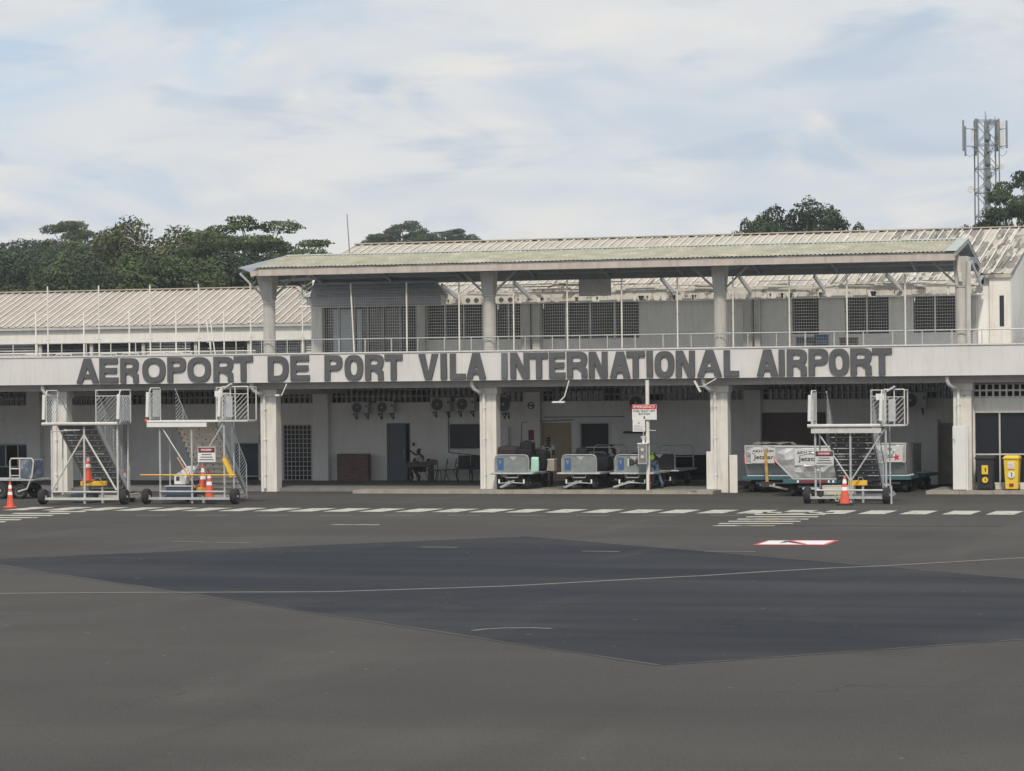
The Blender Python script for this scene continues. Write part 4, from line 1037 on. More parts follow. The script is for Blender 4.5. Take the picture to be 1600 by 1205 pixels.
# ---- bins
def wheelie(px0, px1, pyb, pyt, Y, m, lidm, label, stickers):
    x0 = WX(px0, Y, 740); w = WX(px1, Y, 740)-x0; z1 = W((px0+px1)/2, pyt, Y)[1]-.115
    o = thing('wheelie_bin', label, 'bin', (x0,Y,.115))
    MB().taper(w*.10,.06,.04,w*.90,.52,z1*.9, 0,0,w,.62).build('body', m, o, bevel=.02)
    MB().box(-.02,-.03,z1*.9,w+.02,.64,z1*.93).build('rim', m, o)
    MB().taper(-.03,-.05,z1*.93+.002,w+.03,.66,z1, w*.08,.05,w*.92,.6).build('lid', lidm, o, bevel=.015)
    MB().tube([(.05,.7,z1*.9),(w-.05,.7,z1*.9)], .015, 6).build('handle', 'black', o)
    wheel((.06,.52,.1),.1,.05,o); wheel((w-.06,.52,.1),.1,.05,o)
    for s in stickers: s(o, w, z1)
    return o
def st_black(o, w, z):
    a = MB().box(w*.34,-.012,z*.46,w*.68,.03,z*.72).build('sticker', 'binyellow', o, bevel=.01)
    MB().lathe((w*.52,-.016,z*.30), [(.10,0),(.10,.08)], 'y', 18).build('sticker', 'binyellow', o)
    for cz, s in ((.59,.06),(.30,.045)):
        g_ = MB(); g_.lathe((w*.54,-.024,z*cz+s*.9), [(s*.35,0),(s*.35,.004)], 'y', 10); g_.prism([(w*.54-s*.45,z*cz+s*.5),(w*.54+s*.4,z*cz+s*.5),(w*.54+s*.5,z*cz-s*.6),(w*.54,z*cz-s*1.2),(w*.54-s*.2,z*cz-s*.3)], -.024, -.02)
        g_.build('figure_mark', 'black', o)
def st_yellow(o, w, z):
    MB().box(w*.28,.002-.02,z*.62,w*.7,.03,z*.82).build('sticker', 'signwhite', o)
    for k in range(3): MB().box(w*.33,-.0225,z*(.65+.05*k),w*.65,-.0205,z*(.66+.05*k)).build('print_line', 'red', o)
    MB().lathe((w*.5,-.012,z*.45), [(.115,0),(.115,.08)], 'y', 18).build('sticker', 'signwhite', o)
    MB().prism([(w*.46,z*.53),(w*.56,z*.5),(w*.57,z*.42),(w*.49,z*.36),(w*.52,z*.45)], -.02, -.0125).build('figure_mark', 'black', o)
    MB().box(w*.36,.02,z*.12,w*.64,.06,z*.2).build('print_line', 'darkred', o)
wheelie(1524,1553,757,712,-.4,'black','black','black wheelie bin with two yellow stickers by the right window',[st_black])
wheelie(1568,1592,757,712,-.4,'binyellow','binyellow','yellow wheelie bin with white stickers at the right edge',[st_yellow])

# ================================================================== BAGGAGE CARTS
def mk_cart(label, loc, rz, sheet='cartgrey', length=2.9, w=1.26, h=.62, deck=.60, blue=True, code=None, bar_turn=0, rear_arch=True, grp='baggage carts under the portico'):
    o = thing('baggage_cart', label, 'baggage cart', loc, rz, grp)
    MB().box(-.12,0,deck-.07,w+.12,length,deck).build('deck', 'galv', o, bevel=.01)
    MB().tube([(-.16,-.03,deck-.03),(w+.16,-.03,deck-.03)], .03, 8).build('front_rail', 'galv', o)
    pn = MB().box(.03,.05,deck+.01,w-.03,.075,deck+h-.04).build('front_panel', sheet, o)
    f = MB().tube([(0,.06,deck),(0,.06,deck+h-.14),(.04,.06,deck+h-.04),(.13,.06,deck+h),(w-.13,.06,deck+h),(w-.04,.06,deck+h-.04),(w,.06,deck+h-.14),(w,.06,deck)], .025, 8).build('front_frame', 'cartframe', o)
    MB().prism([(w*.42,deck+h-.05),(w*.66,deck+h-.05),(w*.60,deck+h-.12),(w*.55,deck+h-.19),(w*.48,deck+h-.12)], .040,.049).build('crease', 'galv', pn)
    if blue:
        b = MB().box(.10,.040,deck+.09,.33,.048,deck+h-.10).build('blue_sticker', 'blue', pn)
        MB().prism([(.14,deck+h-.16),(.19,deck+h-.2),(.25,deck+h-.17),(.23,deck+.28),(.19,deck+.32)], .034,.039).build('emblem', 'cartgrey', b)
    if code:
        put_text(code, w*.42, .035, deck+h*.40, .34, .22, 'blackpaint', pn, .05)
        MB().box(w*.37,.040,deck+h*.36,w*.40,.049,deck+h*.78).build('scuff', 'signwhite', pn)
    if rear_arch:
        MB().tube([(0,length-.06,deck),(0,length-.06,deck+h+.10),(.1,length-.06,deck+h+.2),(w-.1,length-.06,deck+h+.2),(w,length-.06,deck+h+.10),(w,length-.06,deck)], .022, 8).build('rear_frame', 'galv', o)
        MB().tube([(.0,length-.06,deck+.4),(w,length-.06,deck+.4)], .018, 6).build('rear_rail', 'galv', o)
    for y in (.42, length-.45):
        for x in (.14, w-.14): wheel((x,y,.22), .22, .15, o)
        MB().box(.1,y-.04,.18,w-.1,y+.04,.26).build('axle', 'dark', o)
        MB().box(.3,y-.12,.26,w-.3,y+.12,deck-.07).build('bogie', 'dark', o)
    MB().tube([(.40,.1,deck-.1),(.42,.05,.42),(w-.42,.05,.42),(w-.40,.1,deck-.1)], .022, 6).build('step_loop', 'galv', o)
    MB().tube([(.17,0,.32),(.17,0,.22),(.5,-.02,.24),(w-.5,-.02,.24),(w-.17,0,.22),(w-.17,0,.32)], .018, 6).build('bumper_rod', 'galvw', o)
    for x in (.15, w-.19): MB().box(x,-.03,.22,x+.045,.02,.36).build('reflector', 'reflect', o)
    t = R(bar_turn); bx_, by_ = math.sin(t), -math.cos(t)
    MB().bar((w/2+.05,.1,.30),(w/2+.05+bx_*.75,.1+by_*.75,.10),.10,.05).bar((w/2-.12,.15,.30),(w/2+.3*bx_,.1+by_*.4,.22),.05,.04).build('tow_bar', 'galv', o)
    return o
cy = 0
def cart_at(px_, pyb, z=.12): x, y = G(px_, pyb, z); return x, y
x, y = cart_at(784, 763.5)
C1 = mk_cart('grey baggage cart with blue sticker beside the second column, heaped with dark bags', (x,-.55,.12), 0, bar_turn=-20)
x1 = x
x2 = WX(877,-.55,740)
C2 = mk_cart('grey baggage cart with blue sticker and one round black bag, middle of the three', (x2,-.5,.12), 0, bar_turn=-35)
x3 = WX(961,-.4,740)
C3 = mk_cart('scuffed grey baggage cart lettered B4 behind the emergency sign post', (x3,-.45,.12), 0, code='B4', bar_turn=-65)
C4 = mk_cart('empty baggage cart with tube arch, standing right of the sign post', (WX(1010,3,740),2.2,.12), 0, sheet='black', blue=False, grp='baggage carts under the portico')
C5 = mk_cart('baggage cart seen behind the middle cart, with tube arch', (WX(898,3.2,740),3.0,.12), 0, sheet='black', blue=False)
# left edge cart: seen side on, with blue cover
gx, gy = G(-30, 776)
CL = thing('baggage_cart', 'flat baggage cart with blue covered end frame at the left edge', 'baggage cart', (WX(52,-6.5,760),-6.5,0), R(0))
dk = .70
MB().box(-4,0,dk-.06,0,1.4,dk).build('deck', 'galv', CL)
MB().tube([(-.9,0,dk),(-.9,0,dk+.62),(-.85,0,dk+.72),(-.05,.0,dk+.72),(0.02,0,dk+.6),(-.05,0,dk+.1),(-.25,0,dk-.35),(-.6,.0,dk-.45)], .03, 8).build('end_frame', 'galvw', CL)
MB().tube([(-.9,0,dk+.36),(-.55,0,dk+.36)], .03, 6).tube([(-.52,0,dk),(-.52,0,dk+.72)], .03, 6).tube([(-.9,0,dk+.12),(-.55,0,dk+.12)], .02, 6).build('frame_rail', 'galvw', CL)
MB().box(-.50,.02,dk+.02,-.06,.9,dk+.68).build('cover', mat('blue cover', (.10,.125,.17), .7, var=.5, scale=3, spots=.5, spotc=(.26,.28,.30), sscale=3), CL, bevel=.03)
wheel((-1.3,.1,.29),.29,.2,CL,'y'); wheel((-1.3,1.2,.29),.29,.2,CL,'y'); wheel((-.55,.1,.26),.26,.18,CL,'y'); wheel((-.55,1.2,.26),.26,.18,CL,'y')
MB().box(-1.5,.1,.36,-.4,1.2,.46).build('axle_beam', 'dark', CL)
MB().box(-2.3,.3,dk+.001,-1.9,.8,dk+.5).build('carton', 'signgrey', CL)

# ---- bags on carts
def bag(loc, s, m, label, rz=0, kind='bag', handle=True, smooth=True, grp='passenger bags on the carts'):
    o = thing('suitcase' if kind == 'suitcase' else 'duffel_bag', label, 'suitcase' if kind == 'suitcase' else 'bag', loc, rz, grp)
    w, d, h = s
    import bmesh
    me = bpy.data.meshes.new('shell'); bm = bmesh.new(); bmesh.ops.create_cube(bm, size=1)
    bmesh.ops.subdivide_edges(bm, edges=bm.edges, cuts=5, use_grid_fill=True)
    k = .38 if kind == 'bag' else .16
    for v in bm.verts:
        p = v.co*2; q = p.normalized()*1.15; p = p.lerp(q, k)
        wob = 1+random.uniform(-.03,.03)*(1 if kind == 'bag' else .3)
        v.co = Vector((p.x*w/2*wob, p.y*d/2*wob, (p.z+1)*h/2*wob))
    bm.to_mesh(me); bm.free()
    link('shell', me, m, o, smooth=True)
    if handle: MB().tube([(-w*.15,0,h),(-w*.12,0,h+.05),(w*.12,0,h+.05),(w*.15,0,h)], .012, 6).build('handle', 'black', o)
    MB().box(-w*.2,-d/2-.004,h*.3,w*.2,-d/2+.02,h*.5).build('pocket', m, o)
    return o
dz = .12+.60
y0 = -.55
bag((x1+.35,y0+.7,dz), (.75,.5,.92), 'bagbrown', 'large dark brown suitcase top left on the bag-heaped cart', kind='suitcase')
bag((x1+.95,y0+.6,dz), (.65,.5,.85), 'bagblack', 'black soft bag next to the brown suitcase on the first cart')
bag((x1+.9,y0+1.1,dz+.3), (.5,.45,.78), 'bagblack', 'tall black backpack with pale clips topping the heap', handle=True)
bag((x1+.2,y0+1.5,dz), (.6,.6,.85), 'bagblack', 'black bag deep in the first cart behind the brown suitcase')
bag((x1+1.27,y0+.55,dz-.08+.06), (.42,.3,.56), 'mint', 'mint green suitcase hanging at the right of the first cart', rz=.3, kind='suitcase')
bag((x1+1.0,y0+1.9,dz), (.9,.7,.75), 'bagblack', 'black bags piled at the rear of the first cart')
bag((x1+.6,y0+2.5,dz), (.8,.6,.6), 'bagbrown', 'brown bag at the very back of the first cart')
b_ = thing('cardboard_box', 'greyish beige box with white lid at the right rear of the first cart', 'box', (x1+1.28,y0+1.75,dz-.1))
MB().box(0,0,.11,.42,.35,.50).build('body', 'boxbeige', b_); MB().box(-.01,-.01,.501,.43,.36,.53).build('lid', 'signwhite', b_)
bag((x2+.63,y0+.55,dz), (.42,.42,.86), 'bagblack', 'rounded black bag showing above the middle cart panel')
bag((x2+1.0,y0+1.6,dz), (.8,.8,.55), 'bagblack', 'black bag behind the panel of the middle cart')
bag((x2+.5,y0+2.2,dz), (.8,.6,.5), 'bagbrown', 'dark bag at the rear of the middle cart')
bag((x3+.55,y0+.8,dz), (.8,.5,.64), 'bagblack', 'dark bag just above the panel of the B4 cart')
bag((x3+.3,y0+1.9,dz), (.8,.7,.5), 'bagblack', 'black bag at the rear of the B4 cart')

# ================================================================== FURNITURE IN THE PORTICO
tx = WX(636,6.6,748)
TB = thing('table', 'small dark wooden table with a person seated at it', 'table', (tx,6.4,.12))
tw = WX(674,6.6,748)-tx
MB().box(0,0,.70,tw,.7,.75).build('table_top', 'brown', TB)
MB().box(.02,.02,.58,tw-.02,.06,.699).build('apron_board', 'brown', TB)
for x in (.02, tw-.06):
    MB().box(x,.01,0,x+.06,.06,.58).build('leg', 'brown', TB)
MB().box(tw-.20,.40,.02,tw-.03,.6,.69).build('side_panel', 'brown', TB)
def chair(loc, rz, label):
    o = thing('chair', label, 'chair', loc, rz, 'tube-frame chairs by the wall')
    MB().box(-.2,-.2,.43,.2,.2,.455).build('seat', 'brown', o, bevel=.01)
    MB().prism([(-.18,.66),(.18,.66),(.19,.84),(.1,.88),(-.1,.88),(-.19,.84)], .2,.225).build('backrest', 'brown', o)
    for sx in (-1, 1):
        MB().tube([(sx*.19,-.26,0),(sx*.19,-.18,.43),(sx*.19,.16,.44),(sx*.19,.21,.85)], .012, 6).build('frame', 'black', o)
        MB().tube([(sx*.19,.30,0),(sx*.19,.1,.43)], .012, 6).build('leg', 'black', o)
    return o
c0 = chair((WX(692,7,748),6.9,.12), R(-70), 'dark chair against the wall, left of the pair by the wheelchairs')
chair((WX(702,7.1,748),7.3,.12), R(-70), 'dark chair against the wall, right one of the overlapping pair')
chair((WX(683,6.6,748),6.3,.12), R(180), 'dark low stool-like chair nearest the table')
def wheelchair(loc, rz, label):
    o = thing('wheelchair', label, 'wheelchair', loc, rz, 'wheelchairs by the wall')
    MB().box(-.24,.18,.5,.24,.21,1.0).build('backrest', 'black', o, bevel=.01)
    MB().box(-.22,-.2,.47,.22,.2,.51).build('seat', 'black', o)
    for sx in (-1, 1):
        wheel((sx*.29,.12,.3), .3, .035, o); wheel((sx*.22,-.3,.09), .09, .03, o, name='caster')
        MB().tube([(sx*.24,.30,1.02),(sx*.24,.2,1.0),(sx*.24,.2,.3),(sx*.24,-.28,.3),(sx*.24,-.42,.1)], .013, 6).build('frame', 'galv', o)
        MB().box(sx*.24-.02,-.2,.68,sx*.24+.02,.15,.71).build('armrest', 'black', o)
    return o
wheelchair((WX(727,7,748),6.9,.12), R(15), 'folded black wheelchair against the wall, left one of two')
wheelchair((WX(746,7,748),7.0,.12), R(20), 'black wheelchair beside the second column, right one of two')
a = W(530,748,7.5); b = W(578,709,7.5)
WB = thing('wooden_crate', 'low reddish-brown wooden crate against the portico wall', 'crate', (a[0],7.3,.12)); ww = b[0]-a[0]; hh = b[1]-.12
for k in range(4):
    z0 = hh*k/4
    for j in range(2): MB().box(ww*j/2+.006,0,z0+.004,ww*(j+1)/2-.006,.03,z0+hh/4-.004).build('board', 'wood', WB)
for x in (0, ww/2-.03, ww-.06): MB().box(x,-.02,0,x+.06,-.001,hh).build('batten', 'wood', WB)
MB().box(0,.031,0,ww,.3,hh).build('box_body', 'wood', WB)

# ================================================================== PEOPLE
def person(label, loc, rz, J, shirt='shirt', trousers='trouser', cat='person', sleeve=.55):
    o = thing('person', label, cat, loc, rz)
    def skin(name, m, verts, edges, rad, root=0, sub=2, parent=o):
        me = bpy.data.meshes.new(name); me.from_pydata(verts, edges, []); me.materials.append(M[m])
        ob = bpy.data.objects.new(name, me); col.objects.link(ob); ob.parent = parent
        ob.modifiers.new('skin', 'SKIN').use_smooth_shade = True
        for i, r_ in enumerate(rad):
            sv = me.skin_vertices[0].data[i]; sv.radius = (r_, r_) if not isinstance(r_, tuple) else r_; sv.use_root = (i == root)
        ss = ob.modifiers.new('sub', 'SUBSURF'); ss.levels = sub; ss.render_levels = sub
        return ob
    V = []; E_ = []; Rr = []
    def add(p, r_, par=None):
        V.append(tuple(p)); Rr.append(r_)
        if par is not None: E_.append((par, len(V)-1))
        return len(V)-1
    pel = add(J['pelvis'], (.15,.11)); sp_ = add(J['spine'], (.13,.10), pel); chst = add(J['chest'], (.17,.11), sp_)
    nk = add(J['neck'], .055, chst); hd0 = add(J['jaw'], .075, nk); hd = add(J['head'], .098, hd0); tp_ = add(J['crown'], .07, hd)
    for s in ('l','r'):
        sh = add(J['sh'+s], .062, chst); el = add(J['el'+s], .042, sh); wr = add(J['wr'+s], .030, el)
        w = Vector(J['wr'+s]); d_ = (w-Vector(J['el'+s])).normalized(); pm = add(w+d_*.07, (.035,.02), wr)
        sd_ = d_.cross(Vector((0,0,1))).normalized() if abs(d_.z) < .9 else Vector((1,0,0))
        for k, L in enumerate((.07,.08,.075,.06)):
            f1 = add(w+d_*.12+sd_*(k-1.5)*.022, .009, pm); add(w+d_*(.12+L*.8)+sd_*(k-1.5)*.024+Vector((0,0,-.015)), .008, f1)
        th_ = add(w+d_*.05+sd_*-.045, .010, pm); add(w+d_*.10+sd_*-.06, .009, th_)
        hp = add(J['hip'+s], .085, pel); kn = add(J['kn'+s], .058, hp); an_ = add(J['an'+s], .042, kn); add(J['to'+s], .035, an_)
    skin('body', 'skin', V, E_, Rr)
    # face: nose, ears, eyes
    hd_c = Vector(J['head']); fw = Vector(J['face']).normalized(); rt = fw.cross(Vector((0,0,1))).normalized()
    fc = MB(); fc.lathe(hd_c+fw*.095+Vector((0,0,-.02)), [(.014,-.015),(.018,0),(.012,.015)], 'z', 8)
    for s in (-1, 1): fc.lathe(hd_c+rt*s*.09, [(.012,-.025),(.02,0),(.012,.025)], 'z', 8)
    fc.build('face_features', 'skin', o, smooth=True)
    ey = MB()
    for s in (-1, 1): ey.lathe(hd_c+fw*.09+rt*s*.033+Vector((0,0,.012)), [(.004,-.008),(.010,0),(.004,.008)], 'z', 8)
    ey.build('eyes', 'reflect', o)
    skin('hair', 'hair', [tuple(hd_c-fw*.02+Vector((0,0,.01))), tuple(Vector(J['crown'])-fw*.01+Vector((0,0,.03)))], [(0,1)], [.105,.085])
    # clothes
    pel_v, sp_v, ch_v = (Vector(J[k]) for k in ('pelvis','spine','chest'))
    V2 = [tuple(pel_v), tuple(sp_v), tuple(ch_v)]; E2 = [(0,1),(1,2)]; R2 = [(.168,.13),(.150,.12),(.19,.13)]
    V2.append(tuple(ch_v.lerp(Vector(J['neck']), .6))); E2.append((2,3)); R2.append(.07)
    for s in ('l','r'):
        V2.append(J['sh'+s]); E2.append((2,len(V2)-1)); R2.append(.078)
        V2.append(tuple(Vector(J['sh'+s]).lerp(Vector(J['el'+s]), sleeve))); E2.append((len(V2)-2,len(V2)-1)); R2.append(.066)
    skin('shirt', shirt, V2, E2, R2)
    V3 = [tuple(pel_v)]; E3 = []; R3 = [(.172,.135)]
    for s in ('l','r'):
        for k, (j, r_) in enumerate((('hip',.105),('kn',.075),('an',.062))):
            V3.append(J[j+s]); E3.append((0 if k == 0 else len(V3)-2, len(V3)-1)); R3.append(r_)
    skin('trousers', trousers, V3, E3, R3)
    for s in ('l','r'):
        a_, t_ = Vector(J['an'+s]), Vector(J['to'+s])
        skin('shoe', 'black', [tuple(a_+Vector((0,0,-.05))), tuple(t_)], [(0,1)], [.05,.045], sub=1)
    return o
stand = dict(pelvis=(0,0,.96), spine=(0,0,1.14), chest=(0,-.01,1.36), neck=(0,0,1.52), jaw=(0,-.03,1.60), head=(0,-.01,1.68), crown=(0,0,1.75), face=(0,-1,0),
    shl=(-.2,0,1.43), ell=(-.27,-.05,1.15), wrl=(-.12,-.28,1.12), shr=(.2,0,1.43), elr=(.26,-.05,1.15), wrr=(.08,-.30,1.12),
    hipl=(-.1,0,.90), knl=(-.11,-.02,.5), anl=(-.11,.02,.08), tol=(-.12,-.14,.04), hipr=(.1,0,.90), knr=(.11,-.02,.5), anr=(.11,.02,.08), tor=(.12,-.14,.04))
person('man in pale yellow-green shirt standing behind the bag-heaped cart', (WX(857,3.2,690),3.2,.12), R(-15), stand, 'shirt')
st2 = dict(stand); st2.update(chest=(0,-.22,1.25), spine=(0,-.08,1.10), neck=(0,-.34,1.36), jaw=(0,-.41,1.39), head=(0,-.44,1.43), crown=(0,-.44,1.50),
    shl=(-.2,-.24,1.28), shr=(.2,-.24,1.28), ell=(-.36,-.42,1.08), wrl=(-.42,-.66,1.0), elr=(.22,-.48,1.05), wrr=(.05,-.7,.95))
person('person in white collared shirt leaning over bags behind the B4 cart', (WX(963,2.3,700),2.9,.12), R(-35), st2, 'shirtw')
st3 = dict(stand); st3.update(spine=(-.06,0,1.08), chest=(-.22,-.02,1.22), neck=(-.36,-.03,1.28), jaw=(-.43,-.03,1.28), head=(-.49,-.03,1.30), crown=(-.55,-.03,1.36), face=(-1,0,-.2),
    shl=(-.26,-.2,1.22), shr=(-.2,.18,1.26), ell=(-.38,-.26,.98), wrl=(-.52,-.2,.86), elr=(-.36,.2,1.0), wrr=(-.56,.15,.9),
    knl=(.02,-.1,.5), anl=(-.05,-.1,.08), tol=(-.16,-.14,.04), knr=(.16,.05,.52), anr=(.32,.1,.10), tor=(.24,.0,.04))
person('person in hi-vis top and jeans bending behind the sign post', (WX(1021,.6,750),.6,.12), 0, st3, 'hivis', 'jeans')
sit = dict(stand); sit.update(pelvis=(0,0,.50), spine=(-.03,0,.68), chest=(-.07,-.01,.88), neck=(-.10,-.02,1.04), jaw=(-.14,-.04,1.10), head=(-.13,-.03,1.18), crown=(-.12,-.02,1.25), face=(-.8,-.5,-.1),
    shl=(-.10,-.19,.96), ell=(-.28,-.30,.80), wrl=(-.10,-.42,.78), shr=(-.05,.18,.96), elr=(-.30,.10,1.02), wrr=(-.46,.02,1.16),
    hipl=(-.05,-.1,.5), knl=(-.46,-.12,.52), anl=(-.34,-.14,.09), tol=(-.46,-.16,.04), hipr=(-.05,.1,.5), knr=(-.42,.12,.52), anr=(-.14,.12,.09), tor=(-.26,.12,.04))
person('person in white shirt and dark trousers seated sideways at the small table', (WX(660,7.2,748),7.2,.12), 0, sit, 'shirtw')
c1 = chair((WX(662,7.2,748),7.2,.12), R(-90), 'dark chair under the person seated at the table')

# ================================================================== CONTAINERS ON DOLLIES
def dolly(loc, rz, w, d, label, m='tealframe'):
    o = thing('container_dolly', label, 'dolly', loc, rz, 'container dollies in the right bay')
    MB().box(-.08,-.05,.44,w+.08,.03,.58).build('front_beam', m, o, bevel=.01)
    MB().box(-.08,.031,.46,w+.08,d,.56).build('deck', m, o)
    for k in range(6): MB().tube([(.05,.2+k*(d-.4)/5,.575),(w-.05,.2+k*(d-.4)/5,.575)], .025, 6).build('roller', 'galv', o)
    for y in (.35, d-.35):
        for x in (.2, w-.2): wheel((x,y,.2), .2, .14, o)
        MB().box(.15,y-.05,.16,w-.15,y+.05,.45).build('axle', 'dark', o)
    MB().box(w*.28,-.06,.24,w*.55,-.02,.31).build('coupling_plate', 'galvw', o)
    MB().box(w*.2,-.02,.3,w*.8,.1,.36).build('bumper', 'dark', o)
    return o
def uld(loc, rz, w, h, d, label, code, brand, chamfer_left=True, red=True, star=True, name='cargo_container', tx=.14, cw=.50, bw=.36):
    o = thing(name, label, 'container', loc, rz, 'aluminium air cargo containers')
    ch = .62; ch_h = .62
    if chamfer_left: prof = [(ch,0),(w,0),(w,h),(0,h),(0,ch_h)]
    else: prof = [(.02,0),(w-.02,0),(w,h),(0,h)]
    if chamfer_left: MB().prism(prof, 0, d).build('shell', 'uld', o, bevel=.012)
    else:
        MB().prism([(0,h),(0,h*.42),(.30,0),(d,0),(d,h)], .01, w-.01, 'yz').build('shell', 'uld', o, bevel=.012)
        prof = [(.02,h*.42),(w-.02,h*.42),(w,h),(0,h)]
        for xx in (.03, w-.03): MB().bar((xx,-.01,h*.42),(xx,.30,0),.04,.04).build('edge_strut', 'galvw', o)
    fr = MB(); n_ = len(prof)
    for k in range(n_):
        p, q = prof[k], prof[(k+1) % n_]; fr.bar((p[0],-.012,p[1]),(q[0],-.012,q[1]),.03,.045)
    fr.build('edge_frame', 'galvw', o)
    # dented cover sheet
    vs = []; fs = []; nx_, nz_ = 8, (5 if chamfer_left else 3); zlo = .05 if chamfer_left else h*.44
    for j in range(nz_+1):
        for i in range(nx_+1):
            z = zlo+(h-.05-zlo)*j/nz_; x0 = .05
            if chamfer_left and z < ch_h: x0 = .05+ch*(1-z/ch_h)
            x = x0+(w-.05-x0)*i/nx_
            vs.append((x+(random.uniform(-.05,.05) if 0 < i < nx_ else 0), -.02-(random.uniform(0,.085) if 0 < i < nx_ and 0 < j < nz_ else 0), z+(random.uniform(-.05,.05) if 0 < j < nz_ else 0)))
    for j in range(nz_):
        for i in range(nx_): a_ = j*(nx_+1)+i; fs.append((a_, a_+1, a_+nx_+2, a_+nx_+1))
    MB().add(vs, fs).build('door_cover', 'uld', o)
    pl = MB().box(w*(tx-.03),-.085,h*.42,w*.93,-.078,h*.93).build('name_plate', 'uldw', o)
    put_text(code, w*tx, -.09, h*.76, w*cw, .115, 'blackpaint', pl, .02)
    put_text(brand, w*(tx+.02), -.09, h*.51, w*bw, .20, 'blackpaint', pl, .02)
    if star:
        c_ = (w*(tx+.02)+w*bw+.13, h*.57); pts = []
        for k in range(10): t = R(90+36*k+12); rr = .14 if k % 2 == 0 else .06; pts.append((c_[0]+rr*math.cos(t), c_[1]+rr*math.sin(t)))
        MB().prism(pts, -.092, -.087).build('star_mark', 'red', pl)
    if red: MB().box(-.035,-.03,h*.42,0,.2,h*.72).build('red_edge', 'red', o)
    return o
u1 = (WX(1163,.2,700), .2); uz = .59
dl1 = dolly((u1[0],.2,0), 0, 1.98, 1.6, 'teal dolly carrying the container marked AKH 9290')
uld((u1[0]+.02,.22,uz), 0, 1.98, W(1180,697,.2)[1]-uz, 1.45, 'aluminium container marked AKH 9290 Jetstar, left of the three', 'AKH 9290 JQ', 'Jetstar', False)
u2x, u2y = WX(1211,-3.0,700), -3.0
dl2 = dolly((u2x+.35,u2y,0), 0, 2.1, 1.6, 'teal dolly with red and white stripes carrying the AKH 858 container')
for k, (a, b, m_) in enumerate(((.30,.36,'reflect'),(.361,1.35,'darkred'),(1.351,1.40,'reflect'),(1.50,1.56,'reflect'))): MB().box(a+.1,-.062,.47,b+.1,-.051,.55).build('reflector_strip', m_, dl2)
uld((u2x,u2y+.02,uz), 0, 2.42, W(1240,698,u2y)[1]-uz, 1.45, 'dented aluminium container marked AKH 858 Jetstar with slanted lower left corner', 'AKH 858', 'Jetstar', True, tx=.31, cw=.27, bw=.31)
u3 = (WX(1352,.4,700), .4)
dolly((u3[0],.4,0), R(0), 1.5, 1.6, 'dolly half hidden behind the third boarding stairs')
uld((u3[0]+.02,.42,uz), 0, 1.38, W(1380,693,.4)[1]-uz, 1.45, 'aluminium container half hidden behind the third boarding stairs', 'JQ', 'Jets', False, red=False, star=True, tx=.5, cw=.16, bw=.16)
u4 = (WX(1405,3.2,700), 3.2)
dolly((u4[0]-.6,3.2,0), R(-6), 1.5, 1.6, 'dark dolly deepest in the right bay')
uld((u4[0]-.75,3.22,uz), R(-6), 1.25, W(1400,693,3.2)[1]-uz, 1.2, 'grey container deepest in the bay with white papers on it', 'AKH', 'JQ', False, red=False, star=False, cw=.3, bw=.2)
YP = thing('tow_bar_stand', 'rusty yellow tow bar standing upright before the AKH 9290 container', 'tow bar', (WX(1199,-.4,765),-.4,0))
MB().bar((0,0,.35),(-.06,0,1.48),.10,.05).build('bar', mat('rusty yellow', (.42,.27,.08), .8, var=.35, scale=6), YP)
MB().lathe((-.06,0,1.56), [(.07,-.02),(.09,0),(.07,.02)], 'y', 12).build('eye_ring', 'galv', YP)
MB().box(-.22,-.12,.22,.16,.12,.40).build('foot', 'dark', YP); MB().bar((.1,-.1,.28),(.75,-.15,.14),.07,.06).build('arm', 'boxbeige', YP)
TP = thing('tarpaulin', 'crumpled grey tarpaulin lying on top of the AKH 9290 container', 'tarpaulin', (WX(1175,.8,690),.7,W(1180,697,.2)[1]+.015))
vs = []; fs = []
for j in range(7):
    for i in range(13): vs.append((i*.125, j*.12, random.uniform(0,.11)*(1 if 0 < i < 12 else .1)))
for j in range(6):
    for i in range(12): a_ = j*13+i; fs.append((a_, a_+1, a_+14, a_+13))
MB().add(vs, fs).build('sheet', 'treadgrey', TP)

# ================================================================== BOARDING STAIRS
def xmesh(mb, o, a, b, pitch=.155, r=.009, both=False):
    """diamond mesh filling the parallelogram o, o+a, o+b"""
    o, a, b = Vector(o), Vector(a), Vector(b); la, lb = a.length, b.length; ua, ub = a/la, b/lb
    for sgn_ in ((1,-1) if both else (1,)):
        t = -lb+pitch
        while t < la:
            if sgn_ == 1: s0, s1 = (t, 0), (t+lb, lb)
            else: s0, s1 = (t, lb), (t+lb, 0)
            (x0_, y0_), (x1_, y1_) = s0, s1
            if x0_ < 0: f_ = -x0_/(x1_-x0_); x0_, y0_ = 0, y0_+(y1_-y0_)*f_
            if x1_ > la: f_ = (la-x0_)/(x1_-x0_); y1_ = y0_+(y1_-y0_)*f_; x1_ = la
            if abs(x1_-x0_) > .06: mb.bar(o+ua*x0_+ub*y0_, o+ua*x1_+ub*y1_, r*2)
            t += pitch
    return mb
